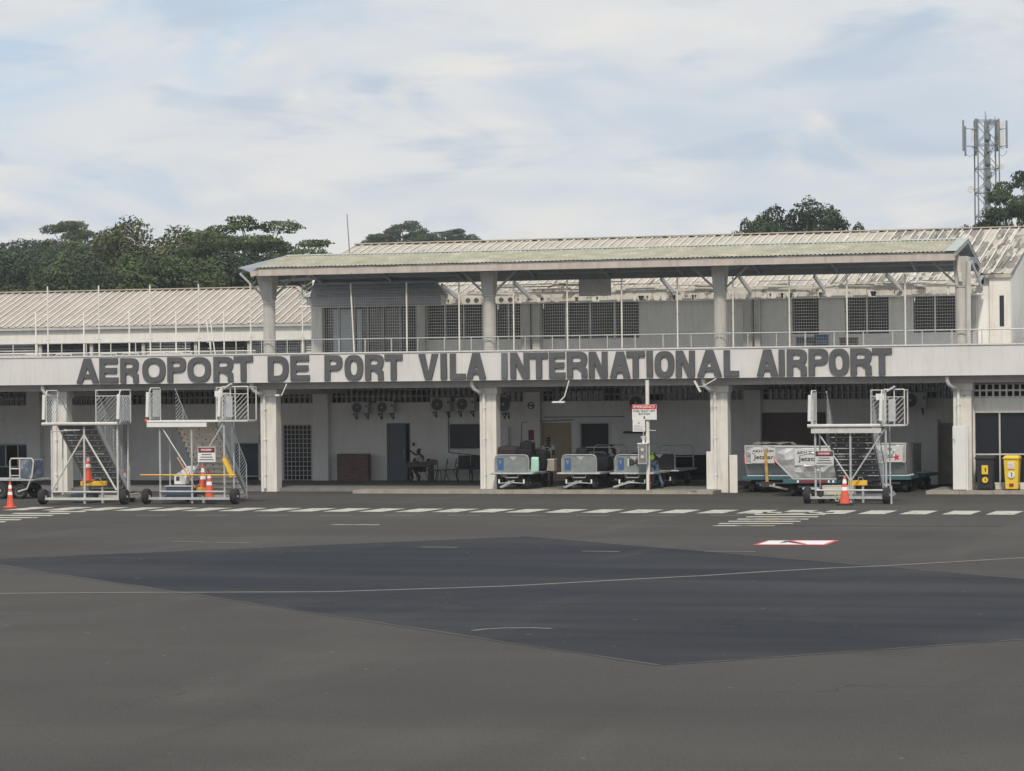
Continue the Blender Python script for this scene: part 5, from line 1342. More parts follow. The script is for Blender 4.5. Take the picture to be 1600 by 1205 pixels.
def stairs(label, loc, rz, w, zp, fx0, fw, run, treadm, frame='galvw', fascia=None, cage=0, riser_dots=None, sign=None, pd=.95, rail=1.08, legs=(.25,-.2), mid=True, vbrace=False, panel=False, jacks=False, wr=.06):
    """x: left to right seen from the apron, y: away from it. Platform 0..w, flight starts behind it at fx0"""
    o = thing('boarding_stairs', label, 'boarding stairs', loc, rz, 'mobile aircraft boarding stairs')
    MB().box(0,0,zp-.06,w,pd,zp).build('platform', 'treadgrey' if not fascia else 'galvw', o)
    if fascia: MB().box(-.02,-.06,zp-.22,w*.80,-.001,zp-.01).box(-.01,-.08,zp-.06,w*.96,-.061,zp+.01).build('front_bumper', 'signwhite', o, bevel=.01)
    else: MB().tube([(-.06,-.04,zp-.03),(w*.96,-.04,zp-.03)], .06, 10).build('front_bumper', 'galvw', o)
    if jacks == 'lip': MB().box(.05,-.05,zp-.26,w*.97,-.001,zp-.11).build('lower_lip', 'galvw', o)
    # left guard
    gl = MB().tube([(.06,.04,zp),(.06,.04,zp+rail-.1),(.06,.12,zp+rail),(.06,pd-.05,zp+rail),(.06,pd,zp+rail-.06),(.06,pd,zp)], .024, 8)
    gl.tube([(.06,.04,zp+rail*.84),(.06,pd,zp+rail*.84)], .014, 6)
    gr_ = gl.build('guard_rail', 'galvw', o)
    if panel: MB().box(.045,pd*.35,zp+.12,.075,pd*.95,zp+rail*.95).build('infill_panel', 'galvw', gr_)
    mm = MB(); xmesh(mm, (.06,.05,zp+.03), (0,pd-.06,0), (0,0,rail*.80)); mm.build('mesh_infill', 'galv', gr_)
    MB().tube([(.0,-.06,zp+.12),(.02,-.04,zp+rail*.88)], .055, 10).build('vertical_bumper', 'signwhite', o)
    # right guard
    xr = w-.06
    gR = MB().tube([(xr,.04,zp),(xr,.04,zp+rail-.1),(xr,.12,zp+rail),(xr,pd-.05,zp+rail),(xr,pd,zp+rail-.06),(xr,pd,zp)], .024, 8).build('guard_rail', 'galvw', o)
    mm = MB(); xmesh(mm, (xr,.05,zp+.03), (0,pd-.06,0), (0,0,rail*.80)); mm.build('mesh_infill', 'galv', gR)
    MB().tube([(xr-.03,-.06,zp+.12),(xr-.0,-.04,zp+rail*.88)], .055, 10).build('vertical_bumper', 'signwhite', o)
    # back guard right of the flight
    f1 = fx0+fw
    bg_ = MB().tube([(f1,pd,zp),(f1,pd,zp+rail),(xr,pd,zp+rail),(xr,pd,zp)], .022, 8).tube([(f1,pd,zp+rail*.82),(xr,pd,zp+rail*.82)], .016, 6).build('back_guard', 'galvw', o)
    mm = MB(); xmesh(mm, (f1,pd,zp+.03), (xr-f1,0,0), (0,0,rail*.78)); mm.build('mesh_infill', 'galv', bg_)
    if cage:
        cg = MB()
        x0_, x1_ = w+.02, w+cage
        cg.box(w-.02,-.04,zp-.05,x1_,pd*.8,zp-.0)
        for xx in (x0_, (x0_+x1_)/2, x1_): cg.tube([(xx,.0,zp),(xx,.0,zp+rail+.02)], .022, 8)
        cg.tube([(x0_,0,zp+rail+.02),(x1_,0,zp+rail+.02)], .022, 8).tube([(x0_,0,zp+rail*.80),(x1_,0,zp+rail*.80)], .016, 6).tube([(x1_,0,zp+rail),(x1_,pd*.8,zp+rail),(x1_,pd*.8,zp)], .022, 8)
        cgo = cg.build('side_cage', 'galvw', o)
        mm = MB(); xmesh(mm, (x0_,0,zp+.05), (x1_-x0_,0,0), (0,0,rail*.74)); mm.build('mesh_infill', 'galvw', cgo)
        if cage > .5:
            MB().box(x0_+.14,-.03,zp+.1,x0_+.36,.0,zp+.80).build('cage_panel', 'galv', cgo)
            MB().box(x0_-.25,-.05,zp+rail*.72,x0_+.0,-.02,zp+rail*.90).build('cage_box', 'signwhite', cgo)
            MB().bar((x0_+.1,-.05,zp+rail-.03),(x0_+.35,-.05,zp+rail+.12),.16,.05).build('clamp_light', 'galvw', cgo)
    # flight: stringers, treads, risers
    n_ = round(zp/.205); ye = pd+run; zb_ = .28
    for x in (fx0, f1): MB().bar((x,pd,zp-.05),(x,ye,zb_),.05,.20,up=(0,0,1)).build('stringer', frame, o)
    rd = []
    for k in range(1, n_+1):
        t = k/n_; z = zp-(zp-zb_)*t; y = pd+run*t
        MB().box(fx0+.03,y-.26,z-.035,f1-.03,y,z).build('tread', treadm, o)
        r_ = MB().box(fx0+.03,y-.262-.012,z-.035,f1-.03,y-.264,z+.115).build('riser', treadm, o)
        rd.append((r_, y-.276, z+.05))
    if riser_dots:
        for r_, y, z in rd[1:-3]:
            nd = random.choice([3,4,5]); mb = MB()
            for q in range(nd): mb.lathe((fx0+.2+(fw-.4)*(q+random.uniform(-.1,.1))/max(1,nd-1), y-.004, z), [(.024,0),(.024,.006)], 'y', 8)
            mb.build('hole_disc', riser_dots, r_)  # flat discs; the white ones paint light showing through riser holes
        if riser_dots == 'reflect':
            r_, y, z = rd[5]; MB().box(fx0+.15,y-.006,z-.03,fx0+.42,y-.002,z+.03).box(fx0+fw-.45,y-.006,z-.03,fx0+fw-.15,y-.002,z+.03).build('stencil', 'reflect', r_)
    # hand rails down the flight
    for s, x in enumerate((fx0-.02, f1+.03)):
        hr = MB().tube([(x,pd,zp+rail-.04),(x,ye-.1,zb_+rail-.05),(x,ye-.02,zb_+rail-.18),(x,ye,.05)], .020, 8)
        for k in range(1, 4): t = k/4; hr.tube([(x,pd+run*t,zp-(zp-zb_)*t),(x,pd+run*t,zp+rail-.06-(zp-zb_)*t)], .014, 6)
        h_ = hr.build('handrail', 'galv', o)
        mm = MB(); xmesh(mm, (x,pd+.02,zp-.0), (0,run*.98,-(zp-zb_)*.98), (0,0,rail-.1), pitch=.13, r=.005); mm.build('mesh_infill', 'galv', h_)
    # under-frame
    lx0, lx1 = legs[0], w+legs[1]; zb = .20
    for x in (lx0, lx1):
        MB().tube([(x,.1,zb),(x,.1,zp-.06)], .036, 8).build('leg', frame, o)
        MB().tube([(x,1.0,zp-.06),(x+.02,.9,zb+.1)], .026, 8).build('leg', frame, o)
        MB().bar((x,.12,zb+.02),(x,2.2,zb+.02),.06,.08).build('side_beam', frame, o)
        MB().tube([(x,.9,zb+.1),(x,1.9,zb+.1)], .022, 6).build('diagonal', frame, o)
    mx = (lx0+lx1)/2
    if mid: MB().tube([(mx,.08,.03),(mx,.08,zp-.1)], .036, 8).build('leg', frame, o)
    if mid == 'A':
        for x in (lx0+.02, lx1-.04): MB().tube([(mx,.07,zp-.40),(x,.07,zb+.28)], .032, 8).build('diagonal', frame, o)
        MB().tube([(lx0,.06,zp-.28),(mx*.9,.06,zp-.24)], .02, 6).build('cross_tube', frame, o)
    if vbrace:
        for x in (lx0, lx1): MB().tube([(x,.07,zp-.1),(mx,.07,zb+vbrace)], .028, 8).build('diagonal', frame, o)
    MB().tube([(lx0,.06,zb+.22),(lx1,.06,zb+.22)], .028, 8).build('cross_tube', frame, o)
    MB().box(-.05,.0,zb-.05,w+wr-.04,.14,zb+.03).build('front_axle', frame, o)
    MB().box(lx0,1.95,zb-.05,lx1,2.05,zb+.03).build('rear_axle', frame, o)
    wheel((-.10,.07,.26), .26, .20, o); wheel((w+wr,.07,.26), .26, .20, o)
    wheel((lx0+.2,2.0,.18), .18, .12, o); wheel((lx1-.3,2.0,.18), .18, .12, o)
    if sign:
        sx_, sz_, sw_, sh_ = sign
        b_ = MB().box(sx_,-.02,sz_,sx_+sw_,.0,sz_+sh_).build('danger_sign', 'signwhite' if fascia else 'signgrey', o)
        MB().box(sx_+.02,-.026,sz_+sh_*.62,sx_+sw_-.02,-.0205,sz_+sh_-.02).build('sign_header', 'black', b_)
        MB().prism([(sx_+sw_/2+(sw_*.44)*math.cos(R(t)), sz_+sh_*.80+sh_*.13*math.sin(R(t))) for t in range(0,360,20)], -.030,-.0265).build('sign_oval', 'dangerred', b_)
        put_text('DANGER', sx_+sw_*.2, -.034, sz_+sh_*.74, sw_*.6, sh_*.12, 'signwhite', b_, .03)
        for k, t_ in enumerate(('WORK FROM', 'HERE CLEAR', 'AUTHORISED ONLY')): MB().box(sx_+sw_*(.22-.06*k),-.026,sz_+sh_*(.46-.17*k),sx_+sw_*(.78+.06*k),-.021,sz_+sh_*(.52-.17*k)).build('print_line', 'acdark', b_)
    return o
# first stairs
xa, ya = G(73, 788.5); xb_, yb_ = G(190, 788.5)
zpA = W(130, 661, ya)[1]
wA = WX(187, ya, 661)-WX(69, ya, 661)
rot = math.atan2(.22, 2.84)*.5
SA = stairs('first boarding stairs from the left, plain grey frame with triangular front bracing', (WX(69,ya,661),ya,0), rot, wA, zpA, .10, 1.36, 2.75, 'treadgrey', mid='A', riser_dots='reflect', legs=(.22,-.18))
# second
xa, ya2 = G(236, 788)
zpB = W(300, 657, ya2)[1]; oB = WX(231, ya2, 661); wB = WX(345, ya2, 661)-oB
SB = stairs('second boarding stairs with white fascia, cream steps, side cage and DANGER board', (oB,ya2,0), rot, wB+.0, zpB, .62, 1.45, 2.7, 'tread', frame='galv', fascia=True, cage=.92, riser_dots='black', mid=True, vbrace=.75, panel=True,
            sign=(WX(308,ya2,700)-oB, W(310,722,ya2)[1], .62, .50), legs=(.38,.03), wr=.40)
# third
xa, ya3 = G(1262, 787)
zpC = W(1320, 664, ya3)[1]; oC = WX(1265, ya3, 668); wC = WX(1380, ya3, 668)-oC
SC = stairs('third boarding stairs near the containers, dark steps with white dots and side cage', (oC,ya3,0), rot, wC, zpC, .42, 1.4, 2.6, 'treaddark', frame='galv', cage=.66, riser_dots='reflect', mid=True, vbrace=.5, panel=True, jacks='lip',
            sign=(.16, W(1280,727,ya3)[1], .60, .46), legs=(.16,.05))
def onb(base, rz, lx, ly, lz):
    c, s = math.cos(rz), math.sin(rz); return (base[0]+lx*c-ly*s, base[1]+lx*s+ly*c, lz)
# things stored in the stairs
bA = (WX(69,ya,661),ya); bB = (oB,ya2); bC = (oC,ya3)
def at_px(px_, Y): return WX(px_, Y, 760)
# stair A: yellow chock block with a cone on it, second cone behind
def bench(px0, px1, py, Y, label, posts_z=.0, m='yellow', h=.16):
    a, b = WX(px0,Y,py), WX(px1,Y,py); z = W(px0,py,Y)[1]
    o = thing('wheel_chock', label, 'wheel chock', (a,Y,0)); MB().box(0,0,z-h,b-a,.2,z).build('block', m, o, bevel=.02)
    MB().box(.1,.05,posts_z,.16,.15,z-h).build('support', 'galv', o); MB().box(b-a-.16,.05,posts_z,b-a-.1,.15,z-h).build('support', 'galv', o)
    MB().tube([(.5*(b-a),.1,z),(.55*(b-a),.1,z+.1),(.75*(b-a),.1,z+.1),(.8*(b-a),.1,z)], .012, 6).build('handle', 'galv', o)
    return z
zz = bench(125,164,752,ya+1.0,'yellow chock bar under the first boarding stairs')
cone((WX(138,ya+1.1,755),ya+1.1,zz), .92, 'orange cone standing on the yellow bar in the first stairs', False, .15)
cone((WX(171,ya+2.4,740),ya+3.6,.0), 1.05, 'orange cone seen behind the right leg of the first stairs', True, .16)
TC = thing('tool_case', 'dark tool case lying under the first boarding stairs', 'case', (WX(117,ya+1.6,775),ya+1.3,0)); MB().box(0,0,.02,.85,.4,.32).build('body', 'deepblue', TC, bevel=.02); MB().tube([(.3,0,.32),(.32,0,.38),(.5,0,.38),(.52,0,.32)], .012, 6).build('handle', 'black', TC)
# stair B
zz = bench(290,322,762,ya2+.9,'yellow chock bar beside the dark case under the second stairs')
cone((WX(317,ya2+1.1,760),ya2+1.1,.30), .98, 'rear orange cone of the pair in the second boarding stairs', True, .17)
cone((WX(327,ya2+.5,775),ya2+.5,.14), .96, 'front orange cone of the pair in the second boarding stairs', True, .17)
TC = thing('tool_case', 'dark blue storage case under the second boarding stairs', 'case', (WX(261,ya2+.6,770),ya2+.5,.14)); MB().box(0,0,.02,.92,.5,.42).build('body', 'deepblue', TC, bevel=.02); MB().box(-.02,-.02,.421,.94,.52,.46).build('lid', 'galv', TC)
LB = thing('long_bar', 'long orange and yellow bar lying across the second boarding stairs', 'bar', (WX(220,ya2-.12,742),ya2-.16,W(300,742,ya2)[1])); L_ = WX(369,ya2-.12,742)-WX(220,ya2-.12,742)
for k in range(4): MB().tube([(L_*k/4,0,0),(L_*(k+1)/4-.004,0,0)], .022, 8).build('bar_section', 'yellow' if k % 2 else mat('orange yellow', (.72,.36,.06), .5), LB)
OP = thing('orange_pole', 'thin orange pole leaning inside the second boarding stairs', 'pole', P3(278,716,ya2+.6)); pb = P3(305,762,ya2+.4)
MB().tube([(0,0,0),tuple(pb[i]-OP.location[i] for i in range(3))], .02, 6).build('shaft', mat('orange pole', (.7,.30,.12), .6), OP); MB().lathe((0,0,0), [(.03,-.04),(.03,.04)], 'z', 8).build('tip', 'galv', OP)
YC = thing('yellow_wedge', 'yellow ramp wedge leaning on the right side of the second stairs', 'wedge', P3(350,716,ya2+.2)); MB().bar((0,0,0),(.30,0,-.62),.16,.10).build('plate', 'yellow', YC); MB().bar((-.02,0,.2),(.05,0,-.1),.05,.04).build('tab', 'orange', YC)
HC = thing('white_hose_housing', 'white plastic hood under the second boarding stairs', 'housing', P3(272,757,ya2+1.0))
MB().prism([(0,0),(.42,0),(.44,.22),(.6,.42),(.78,.5),(.75,.6),(.5,.62),(.16,.40),(0,.30)], 0,.35).build('hood', 'signwhite', HC, bevel=.02); MB().box(.08,-.01,.12,.2,-.001,.26).build('port', 'dark', HC)
RR = thing('orange_reflector', 'round orange lamp hanging at the left end of the second stairs platform', 'lamp', P3(228.5,657,ya2-.05)); MB().lathe((0,0,0), [(.045,-.03),(.06,0),(.045,.03)], 'y', 14).build('lens', 'orange', RR); MB().tube([(0,0,.08),(.05,0,.35)], .01, 6).build('cord', 'dark', RR)
# stair C
zz = bench(1325,1354,751,ya3+.5,'yellow chock block behind the cone under the third boarding stairs')
CB = thing('storage_box', 'cream metal box under the third boarding stairs', 'box', (WX(1285,ya3+.3,770),ya3+.25,.22)); bw = WX(1334,ya3+.3,770)-WX(1285,ya3+.3,770)
MB().box(0,0,.02,bw,.45,.32).build('body', mat('cream metal', (.52,.48,.40), .6), CB, bevel=.01); MB().box(-.01,-.01,.321,bw+.01,.46,.34).build('lid', mat('cream metal', (.52,.48,.40)), CB)
HS = thing('hose_coil', 'small yellow-green hose coil left of the cone by the third stairs', 'hose', P3(1308,777,ya3-.1))
MB().tube([(.07*math.cos(R(t)),random.uniform(-.02,.02),.13*math.sin(R(t))) for t in range(0,760,30)], .014, 6).build('coil', mat('hose', (.45,.50,.22), .6), HS)
JS = thing('jack_stand', 'dark jack stand beside the right wheel of the third stairs', 'jack', P3(1393,789,ya3-.25)); MB().tube([(0,0,.03),(0,0,.6)], .03, 8).build('shaft', 'galv', JS); MB().lathe((0,0,0), [(.16,0),(.15,.03)], 'z', 14).build('foot', 'black', JS); MB().lathe((.22,.2,.0), [(.16,0),(.15,.03)], 'z', 14).build('foot', 'black', JS)
wheel((WX(1286,ya3+.5,780)-JS.location.x, .5, .24), .24, .16, JS)

# ================================================================== TREES
def leaf_cloud(seed, blobs, density, size, droop=.0):
    rng = np.random.default_rng(seed); V = []; 
    for (cx_, cy_, cz_, rx_, ry_, rz_) in blobs:
        n_ = int(density*(rx_*ry_+ry_*rz_+rx_*rz_)/3)
        d = rng.normal(size=(n_,3)); d /= np.linalg.norm(d, axis=1)[:,None]
        rad = rng.uniform(.55, 1.08, n_)**.6
        wob = 1+.18*np.sin(d[:,0]*5+seed)*np.cos(d[:,1]*6)+.12*np.sin(d[:,2]*9+seed*2)
        p = d*(rad*wob)[:,None]*np.array([rx_,ry_,rz_])+np.array([cx_,cy_,cz_])
        keep = (d[:,2] > -.55) | (rng.random(n_) < .35); p = p[keep]; d = d[keep]; n_ = len(p)
        nn = d*.6+rng.normal(size=(n_,3))*.6+np.array([0,0,.5]); nn /= np.linalg.norm(nn, axis=1)[:,None]
        a = np.cross(nn, rng.normal(size=(n_,3))); a /= np.linalg.norm(a, axis=1)[:,None]; b = np.cross(nn, a)
        s = size*rng.uniform(.55, 1.35, n_)[:,None]
        V.append(np.stack([p-a*s, p-b*s*.55, p+a*s, p+b*s*.55], 1))
    V = np.concatenate(V).reshape(-1,3); n_ = len(V)//4
    me = bpy.data.meshes.new('crown'); me.vertices.add(len(V)); me.vertices.foreach_set('co', V.ravel())
    me.loops.add(n_*4); me.loops.foreach_set('vertex_index', np.arange(n_*4)); me.polygons.add(n_)
    me.polygons.foreach_set('loop_start', np.arange(n_)*4); me.polygons.foreach_set('loop_total', np.full(n_, 4)); me.update(); me.validate()
    return me
def tree_variant(kind, seed):
    rnd = random.Random(seed); H_ = 17; blobs = []; tr = MB(); limbs = []
    if kind == 'dense':
        tr.tube([(0,0,-2),(.2,.1,4),(.1,0,8)], [.55,.42,.3], 8)
        for k in range(26):
            a = rnd.uniform(0, 6.28); z = rnd.uniform(3.5, 14.5); rr = 4.8*math.sqrt(max(.05, 1-((z-8)/8.5)**2))*rnd.uniform(.45, 1)
            x, y = rr*math.cos(a), rr*math.sin(a); s = rnd.uniform(1.2, 2.3); blobs.append((x,y,z,s,s,s*.8)); limbs.append((x,y,z-.4))
        blobs += [(0,0,14.3,1.5,1.5,1.3),(1.2,.5,13.2,1.8,1.8,1.3),(-.9,-.6,12.8,1.9,1.9,1.5)]
    if kind == 'tall':
        tr.tube([(0,0,-2),(.3,.1,6),(.2,0,12)], [.5,.38,.2], 8)
        for k in range(22):
            a = rnd.uniform(0, 6.28); z = rnd.uniform(4, 16.5); rr = rnd.uniform(.5, 3.4)*(1-.4*abs(z-9)/8)
            x, y = rr*math.cos(a), rr*math.sin(a); s = rnd.uniform(.8, 1.7); blobs.append((x,y,z,s,s,s*.9)); limbs.append((x,y,z-.4))
    if kind == 'umbrella':
        tr.tube([(0,0,-2),(.1,.1,5),(0,0,9)], [.5,.42,.34], 8)
        for k in range(30):
            a = rnd.uniform(0, 6.28); rr = 7.5*math.sqrt(rnd.random()); z = 15.2-(rr/7.5)**2*3.2+rnd.uniform(-1.6,.6)
            x, y = rr*math.cos(a), rr*math.sin(a); s = rnd.uniform(1.1, 2.0); blobs.append((x,y,z,s,s,s*.30)); limbs.append((x,y,z-.15))
    if kind == 'open':
        tr.tube([(0,0,-2),(.1,.1,5),(0,0,9)], [.5,.42,.34], 8)
        for k in range(34):
            a = rnd.uniform(0, 6.28); rr = 6.2*math.sqrt(rnd.random()); z = 13.0-(rr/6.2)**2*3.5+rnd.uniform(-2.2,1.6)
            x, y = rr*math.cos(a), rr*math.sin(a); s = rnd.uniform(.7, 1.5); blobs.append((x,y,z,s,s,s*.7)); limbs.append((x,y,z-.2))
    for (x, y, z) in limbs:
        z0 = rnd.uniform(5, 8.5) if kind != 'dense' else rnd.uniform(3, 7); z0 = min(z0, z-.8)
        m1 = (x*.45+rnd.uniform(-.4,.4), y*.45+rnd.uniform(-.4,.4), z0+(z-z0)*.55)
        tr.tube([(0,0,z0),m1,(x,y,z)], [.17,.10,.04], 5, caps=False)
    return leaf_cloud(seed, blobs, {'dense':300,'tall':340,'umbrella':520,'open':420}[kind], {'dense':.17,'tall':.16,'umbrella':.14,'open':.16}[kind]), tr.mesh('trunk')
variants = {}
for kind in ('dense','tall','umbrella','open'):
    for s in range(2): variants[(kind, s)] = tree_variant(kind, 11+s*7+len(kind))
crown_mats = {}
def tree(kind, s, px_, top, D, hs, m, label, ws=1.0, grp='trees on the rise behind the left wing', rz=None, topz=None):
    p = FAR(px_, top, D); me_c_, me_t = variants[(kind, s)]
    Hn = {'dense':15.8,'tall':17.4,'umbrella':15.9,'open':15.2}[kind]
    key = (kind, s, m)
    if key not in crown_mats:
        c_ = me_c_.copy(); c_.materials.clear(); c_.materials.append(M[m]); crown_mats[key] = c_
    o = thing('tree', label, 'tree', (p.x,p.y,p.z-Hn*hs), random.uniform(0,6.28) if rz is None else rz, grp)
    o.scale = (hs*ws, hs*ws, hs)
    c = bpy.data.objects.new('crown', crown_mats[key]); col.objects.link(c); c.parent = o
    if not me_t.materials: me_t.materials.append(M['bark'])
    t = bpy.data.objects.new('trunk', me_t); col.objects.link(t); t.parent = o
    return o
TR = [  # kind, variant, px, top py, distance, size, material, width, label
 ('umbrella',0,128,339,330,1.0,'leaf_mid',.75,'flat-topped tree rising above the far left of the woods'),
 ('dense',0,12,376,360,.95,'leaf_dark',1.1,'round dark tree at the far left edge of the woods'),
 ('dense',1,52,374,350,.95,'leaf_dark',1.1,'dark bushy tree second from the left edge behind the wing roof'),
 ('dense',0,98,378,320,.95,'leaf_dark',1.1,'dark dense tree left below the flat-topped tree'),
 ('dense',1,160,372,300,.95,'leaf_mid',1.1,'mid green tree right below the far left flat-topped tree'),
 ('tall',0,193,350,250,1.0,'leaf_olive',1.1,'tall olive-leaved tree, highest left of centre of the woods'),
 ('tall',1,222,368,260,.95,'leaf_mid',1.15,'bushy olive tree just right of the tall olive tree'),
 ('tall',1,252,349,255,1.0,'leaf_mid',1.0,'tall narrow tree with a knob-like top in the woods'),
 ('tall',0,287,370,250,.95,'leaf_olive',1.25,'olive tree right of the knob-topped tree'),
 ('umbrella',1,398,338,240,1.0,'leaf_mid',.95,'spreading open tree with layered crown left of the canopy'),
 ('open',0,340,356,250,1.0,'leaf_mid',.8,'loose-crowned tree left of the layered spreading tree'),
 ('dense',0,352,388,235,.9,'leaf_dark',1.0,'dark tree beneath the layered spreading tree'),
 ('dense',1,400,394,235,.9,'leaf_dark',1.0,'dark tree behind the left tip of the canopy'),
 ('dense',0,318,392,240,.9,'leaf_mid',1.0,'mid green round tree in front of the loose-crowned tree'),
 ('dense',1,130,395,260,.9,'leaf_mid',1.2,'broad green tree low in front on the left of the woods'),
 ('dense',0,60,398,280,.9,'leaf_dark',1.2,'broad dark tree low at the left of the woods'),
 ('dense',1,5,395,270,.9,'leaf_dark',1.2,'broad dark tree cut by the left picture edge'),
 ('dense',0,205,392,230,.9,'leaf_dark',1.1,'dark tree below the tall olive tree'),
 ('dense',1,262,394,225,.9,'leaf_mid',1.1,'mid green tree low in front near the wing roof'),
 ('dense',0,445,391,300,.7,'leaf_dark',.9,'small dark treetop just above the canopy left end'),
 ('open',1,475,396,320,.65,'leaf_dark',.9,'lowest dark treetop fading right of the woods'),
 ('umbrella',1,640,346,420,.95,'leaf_dark',.9,'flat dark distant tree behind the roof, larger left crown'),
 ('umbrella',0,718,353,430,.85,'leaf_dark',.55,'flat dark distant tree behind the roof, smaller right crown'),
 ('dense',0,645,366,440,.9,'leaf_dark',1.5,'dark mass of tree below the larger distant flat crown'),
 ('dense',1,700,370,440,.85,'leaf_dark',1.3,'dark mass of tree below the smaller distant flat crown'),
 ('umbrella',0,600,352,425,.9,'leaf_dark',.5,'flat dark distant tree at left of the pair behind the roof'),
 ('open',0,1252,305,260,1.2,'leaf_dark',.80,'dark round-crowned tree behind the main roof right of centre'),
 ('open',1,1196,326,262,1.05,'leaf_dark',.62,'left lobe tree beside the dark round-crowned tree'),
 ('open',1,1312,335,262,1.0,'leaf_dark',.60,'low right companion of the dark round-crowned tree'),
 ('open',1,1228,322,263,1.05,'leaf_dark',.8,'left middle bough of the dark round-crowned tree group'),
 ('open',0,1288,322,263,1.05,'leaf_dark',.7,'right middle bough of the dark round-crowned tree group'),
 ('umbrella',1,1609,268,190,1.0,'leaf_dark',.48,'dark spreading tree at the right edge before the tower'),
 ('open',0,1612,305,192,.95,'leaf_mid',.42,'loose lower tree at the right edge under the spreading crown'),
 ('dense',1,1556,343,196,.6,'leaf_dark',.7,'dark treetop at the foot of the tower'),
 ('dense',0,1508,349,200,.6,'leaf_dark',.5,'small dark treetop left of the tower foot'),
]
for kd, s, px_, tp_, D, hs, m, ws, lab in TR:
    tree(kd, s, px_, tp_, D, hs, m, lab, ws, 'trees on the rise behind the left wing' if px_ < 500 else 'trees behind the main roof')
# understorey: a low mass of leaves closing the foot of the wood
ub = [(FAR(px_, 430, 215).x, FAR(px_, 430, 215).y+random.uniform(-4,4), random.uniform(5.5,8.3), 4.5, 4, 3.2) for px_ in range(-60, 440, 28)]
um = leaf_cloud(91, ub, 330, .16); um.materials.append(M['leaf_mid']); uo = bpy.data.objects.new('undergrowth', um); col.objects.link(uo)
tag(uo, 'green mass of bushes closing the foot of the woods behind the wing', 'bushes', None, 'stuff')
ub2 = [(b_[0]-4,b_[1]+22,b_[2]-.6,5,5,4.6) for b_ in ub[:-2]]
um = leaf_cloud(92, ub2, 160, .22); um.materials.append(M['leaf_dark']); uo = bpy.data.objects.new('undergrowth', um); col.objects.link(uo)
tag(uo, 'darker mass of bushes deeper in the woods behind the wing', 'bushes', None, 'stuff')
# banana-like plant tip
p = FAR(27, 470, 140); BN = thing('palm_plant', 'yellow-green leafy palm tip just above the left wing roof', 'plant', (p.x,p.y,0))
for k in range(9):
    a = R(k*40+10); MB().add([(0,0,p.z-1.5),(.5*math.cos(a),.5*math.sin(a),p.z-.1),(1.1*math.cos(a),1.1*math.sin(a),p.z+.25),(.45*math.cos(a)+.12*math.sin(a),.45*math.sin(a)-.12*math.cos(a),p.z+.15)], [(0,1,2,3)]).build('leaf', mat('yellow green leaf', (.22,.26,.04), .6), BN)
MB().tube([(0,0,0),(0,0,p.z-1.2)], [.15,.08], 8).build('stem', 'bark', BN)

# ================================================================== HAZE
hz = MB().box(-790, -310, -1, 790, 990, 62).mesh('haze')
hm = bpy.data.materials.new('haze air'); hm.use_nodes = True; hn = hm.node_tree.nodes; hn.clear()
ho = hn.new('ShaderNodeOutputMaterial'); hp = hn.new('ShaderNodeVolumePrincipled'); hp.inputs['Density'].default_value = .00021; hp.inputs['Color'].default_value = (.88, .93, .98, 1)
hm.node_tree.links.new(hp.outputs[0], ho.inputs['Volume'])
fixn(hz); hz.materials.append(hm); ho_ = bpy.data.objects.new('haze', hz); col.objects.link(ho_)
tag(ho_, 'thin pale humid air over the whole airfield', None, None, 'stuff')

# ================================================================== TOWER
TD = 205
pb = FAR(1545.5, 602, TD); TWX = (1562-1529)/F_PX*TD
zt = FAR(1545, 187, TD).z
TW = thing('telecom_tower', 'grey lattice telecom tower with panel antennas and a round dish', 'tower', (pb.x,pb.y,0), math.atan2(rV.y, rV.x))
hw = TWX/2
for sx in (-1, 1):
    for sy_ in (-1, 1): MB().tube([(sx*hw,sy_*hw,0),(sx*hw,sy_*hw,zt)], .055, 6).build('leg', 'towersteel', TW)
z = zt-.1; nb = 0
while z > 6:
    for sy_ in (-1, 1):
        b_ = MB(); b_.tube([(-hw,sy_*hw,z),(hw,sy_*hw,z)], .035, 5)
        b_.tube([(-hw,sy_*hw,z),(0,sy_*hw,z-.9)], .03, 5); b_.tube([(hw,sy_*hw,z),(0,sy_*hw,z-.9)], .03, 5); b_.tube([(0,sy_*hw,z-.9),(-hw,sy_*hw,z-1.75)], .03, 5); b_.tube([(0,sy_*hw,z-.9),(hw,sy_*hw,z-1.75)], .03, 5)
        b_.tube([(sy_*hw,-hw,z),(sy_*hw,hw,z)], .03, 5); b_.build('brace', 'towersteel', TW)
    z -= 1.75
MB().box(-.16,-.1,0,.20,.1,zt-.1).build('cable_tray', 'towersteel', TW)
for k in range(14): MB().box(.02+random.uniform(-.3,.1),-.25,zt-1.5-k*.9,.16+random.uniform(0,.2),-.05,zt-1.1-k*.9).build('equipment_box', 'towersteel', TW)
def zpx(py): return FAR(1545, py, TD).z
sc = TD/F_PX
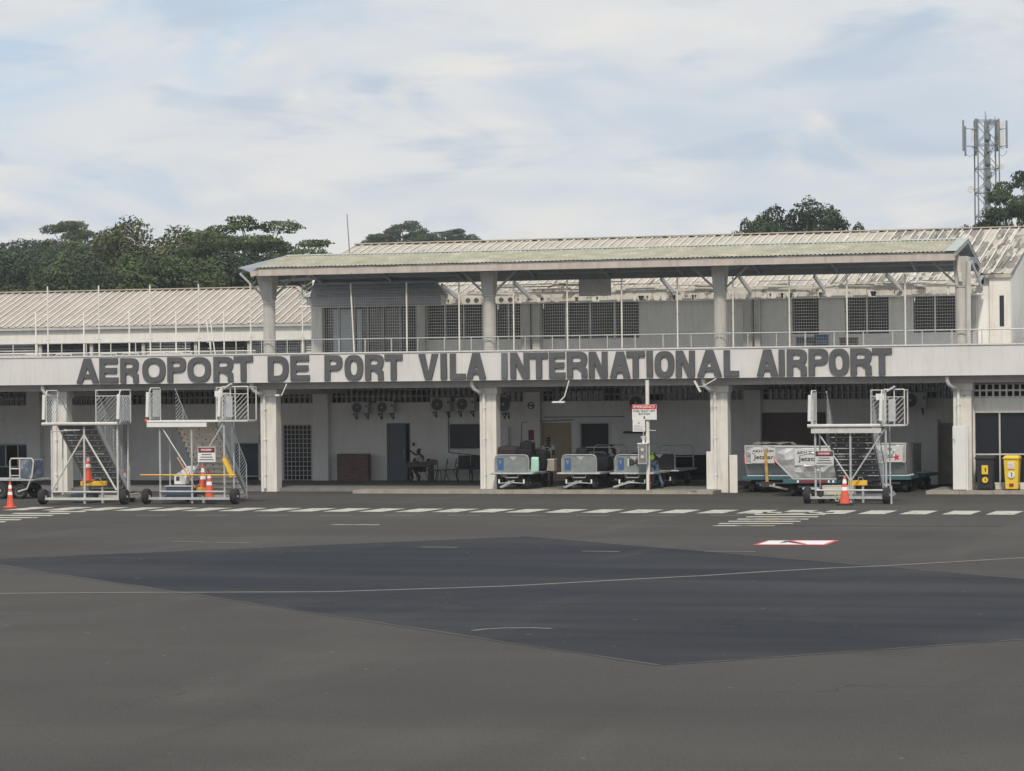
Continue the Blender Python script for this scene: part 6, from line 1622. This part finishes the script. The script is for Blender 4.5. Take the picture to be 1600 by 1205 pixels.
for px_, y0_, y1_, wd_, m_ in ((1508,188,236,.13,'towersteel'),(1513.5,196,243,.12,'towersteel'),(1523,200,232,.14,'antenna'),(1528,186,238,.20,'towersteel'),(1563,188,236,.16,'towersteel'),(1568,190,233,.28,'antenna'),(1574.5,190,233,.14,'towersteel')):
    x = (px_-1545.5)*sc; dd = random.choice([-.6,-.3,.4]); an_ = MB().box(x-wd_/2,dd-.08,zpx(y1_),x+wd_/2,dd+.08,zpx(y0_)).build('panel_antenna', m_, TW, bevel=.02)
for k in range(16):                                 # small aerials, radio heads and feeder cables clustered at the top
    x = random.uniform(-1.25, 1.25)*hw; z0 = zpx(random.uniform(192, 246)); y_ = random.choice([-hw-.12, -hw*.4, hw*.5])
    if k % 2: MB().box(x-.07, y_-.06, z0, x+.07, y_+.06, z0+random.uniform(.25,.5)).build('radio_head', 'towersteel', TW)
    else: MB().tube([(x,y_,z0),(x,y_,z0+random.uniform(.8,1.6))], .028, 5).build('aerial_rod', 'towersteel', TW)
for k in range(5):
    x = -.3+k*.12; MB().tube([(x,-.14,6),(x+random.uniform(-.05,.05),-.14,zpx(255)),(x+random.uniform(-.5,.5),-.3,zpx(225))], .022, 5).build('feeder_cable', 'towersteel', TW)
for py_ in (203, 230):
    MB().tube([((1508-1545.5)*sc,-.3,zpx(py_)+.1),(-hw,-hw*.6,zpx(py_))], .03, 5).tube([(hw,-hw*.6,zpx(py_)),((1575-1545.5)*sc,-.3,zpx(py_)+.05)], .03, 5).build('antenna_arm', 'towersteel', TW)
for a, b in ((1510,1527),(1562,1576)):
    MB().tube([((a-1545.5)*sc,-.2,zpx(233)),((a+3-1545.5)*sc,-.2,zpx(242)),(((a+b)/2-1545.5)*sc,-.2,zpx(245)),((b-2-1545.5)*sc,-.2,zpx(241)),((b-1545.5)*sc,-.2,zpx(236))], .018, 5).build('cable_loop', 'towersteel', TW)
MB().lathe(((1518.5-1545.5)*sc,-.5,zpx(296.5)), [(.05,.12),(.22,.08),(.26,0),(.25,-.04)], 'y', 20).build('dish', 'antenna', TW)
MB().tube([((1519-1545.5)*sc,-.4,zpx(297)),(-hw,-hw,zpx(296))], .035, 5).build('dish_arm', 'towersteel', TW)
MB().lathe(((1568-1545.5)*sc,-.2,zpx(262)), [(.22,-.05),(.05,.1)], 'y', 14).build('dish', 'antenna', TW)
MB().tube([(0,0,zt-.1),(0,0,zt+.35)], .02, 5).build('lightning_rod', 'towersteel', TW)
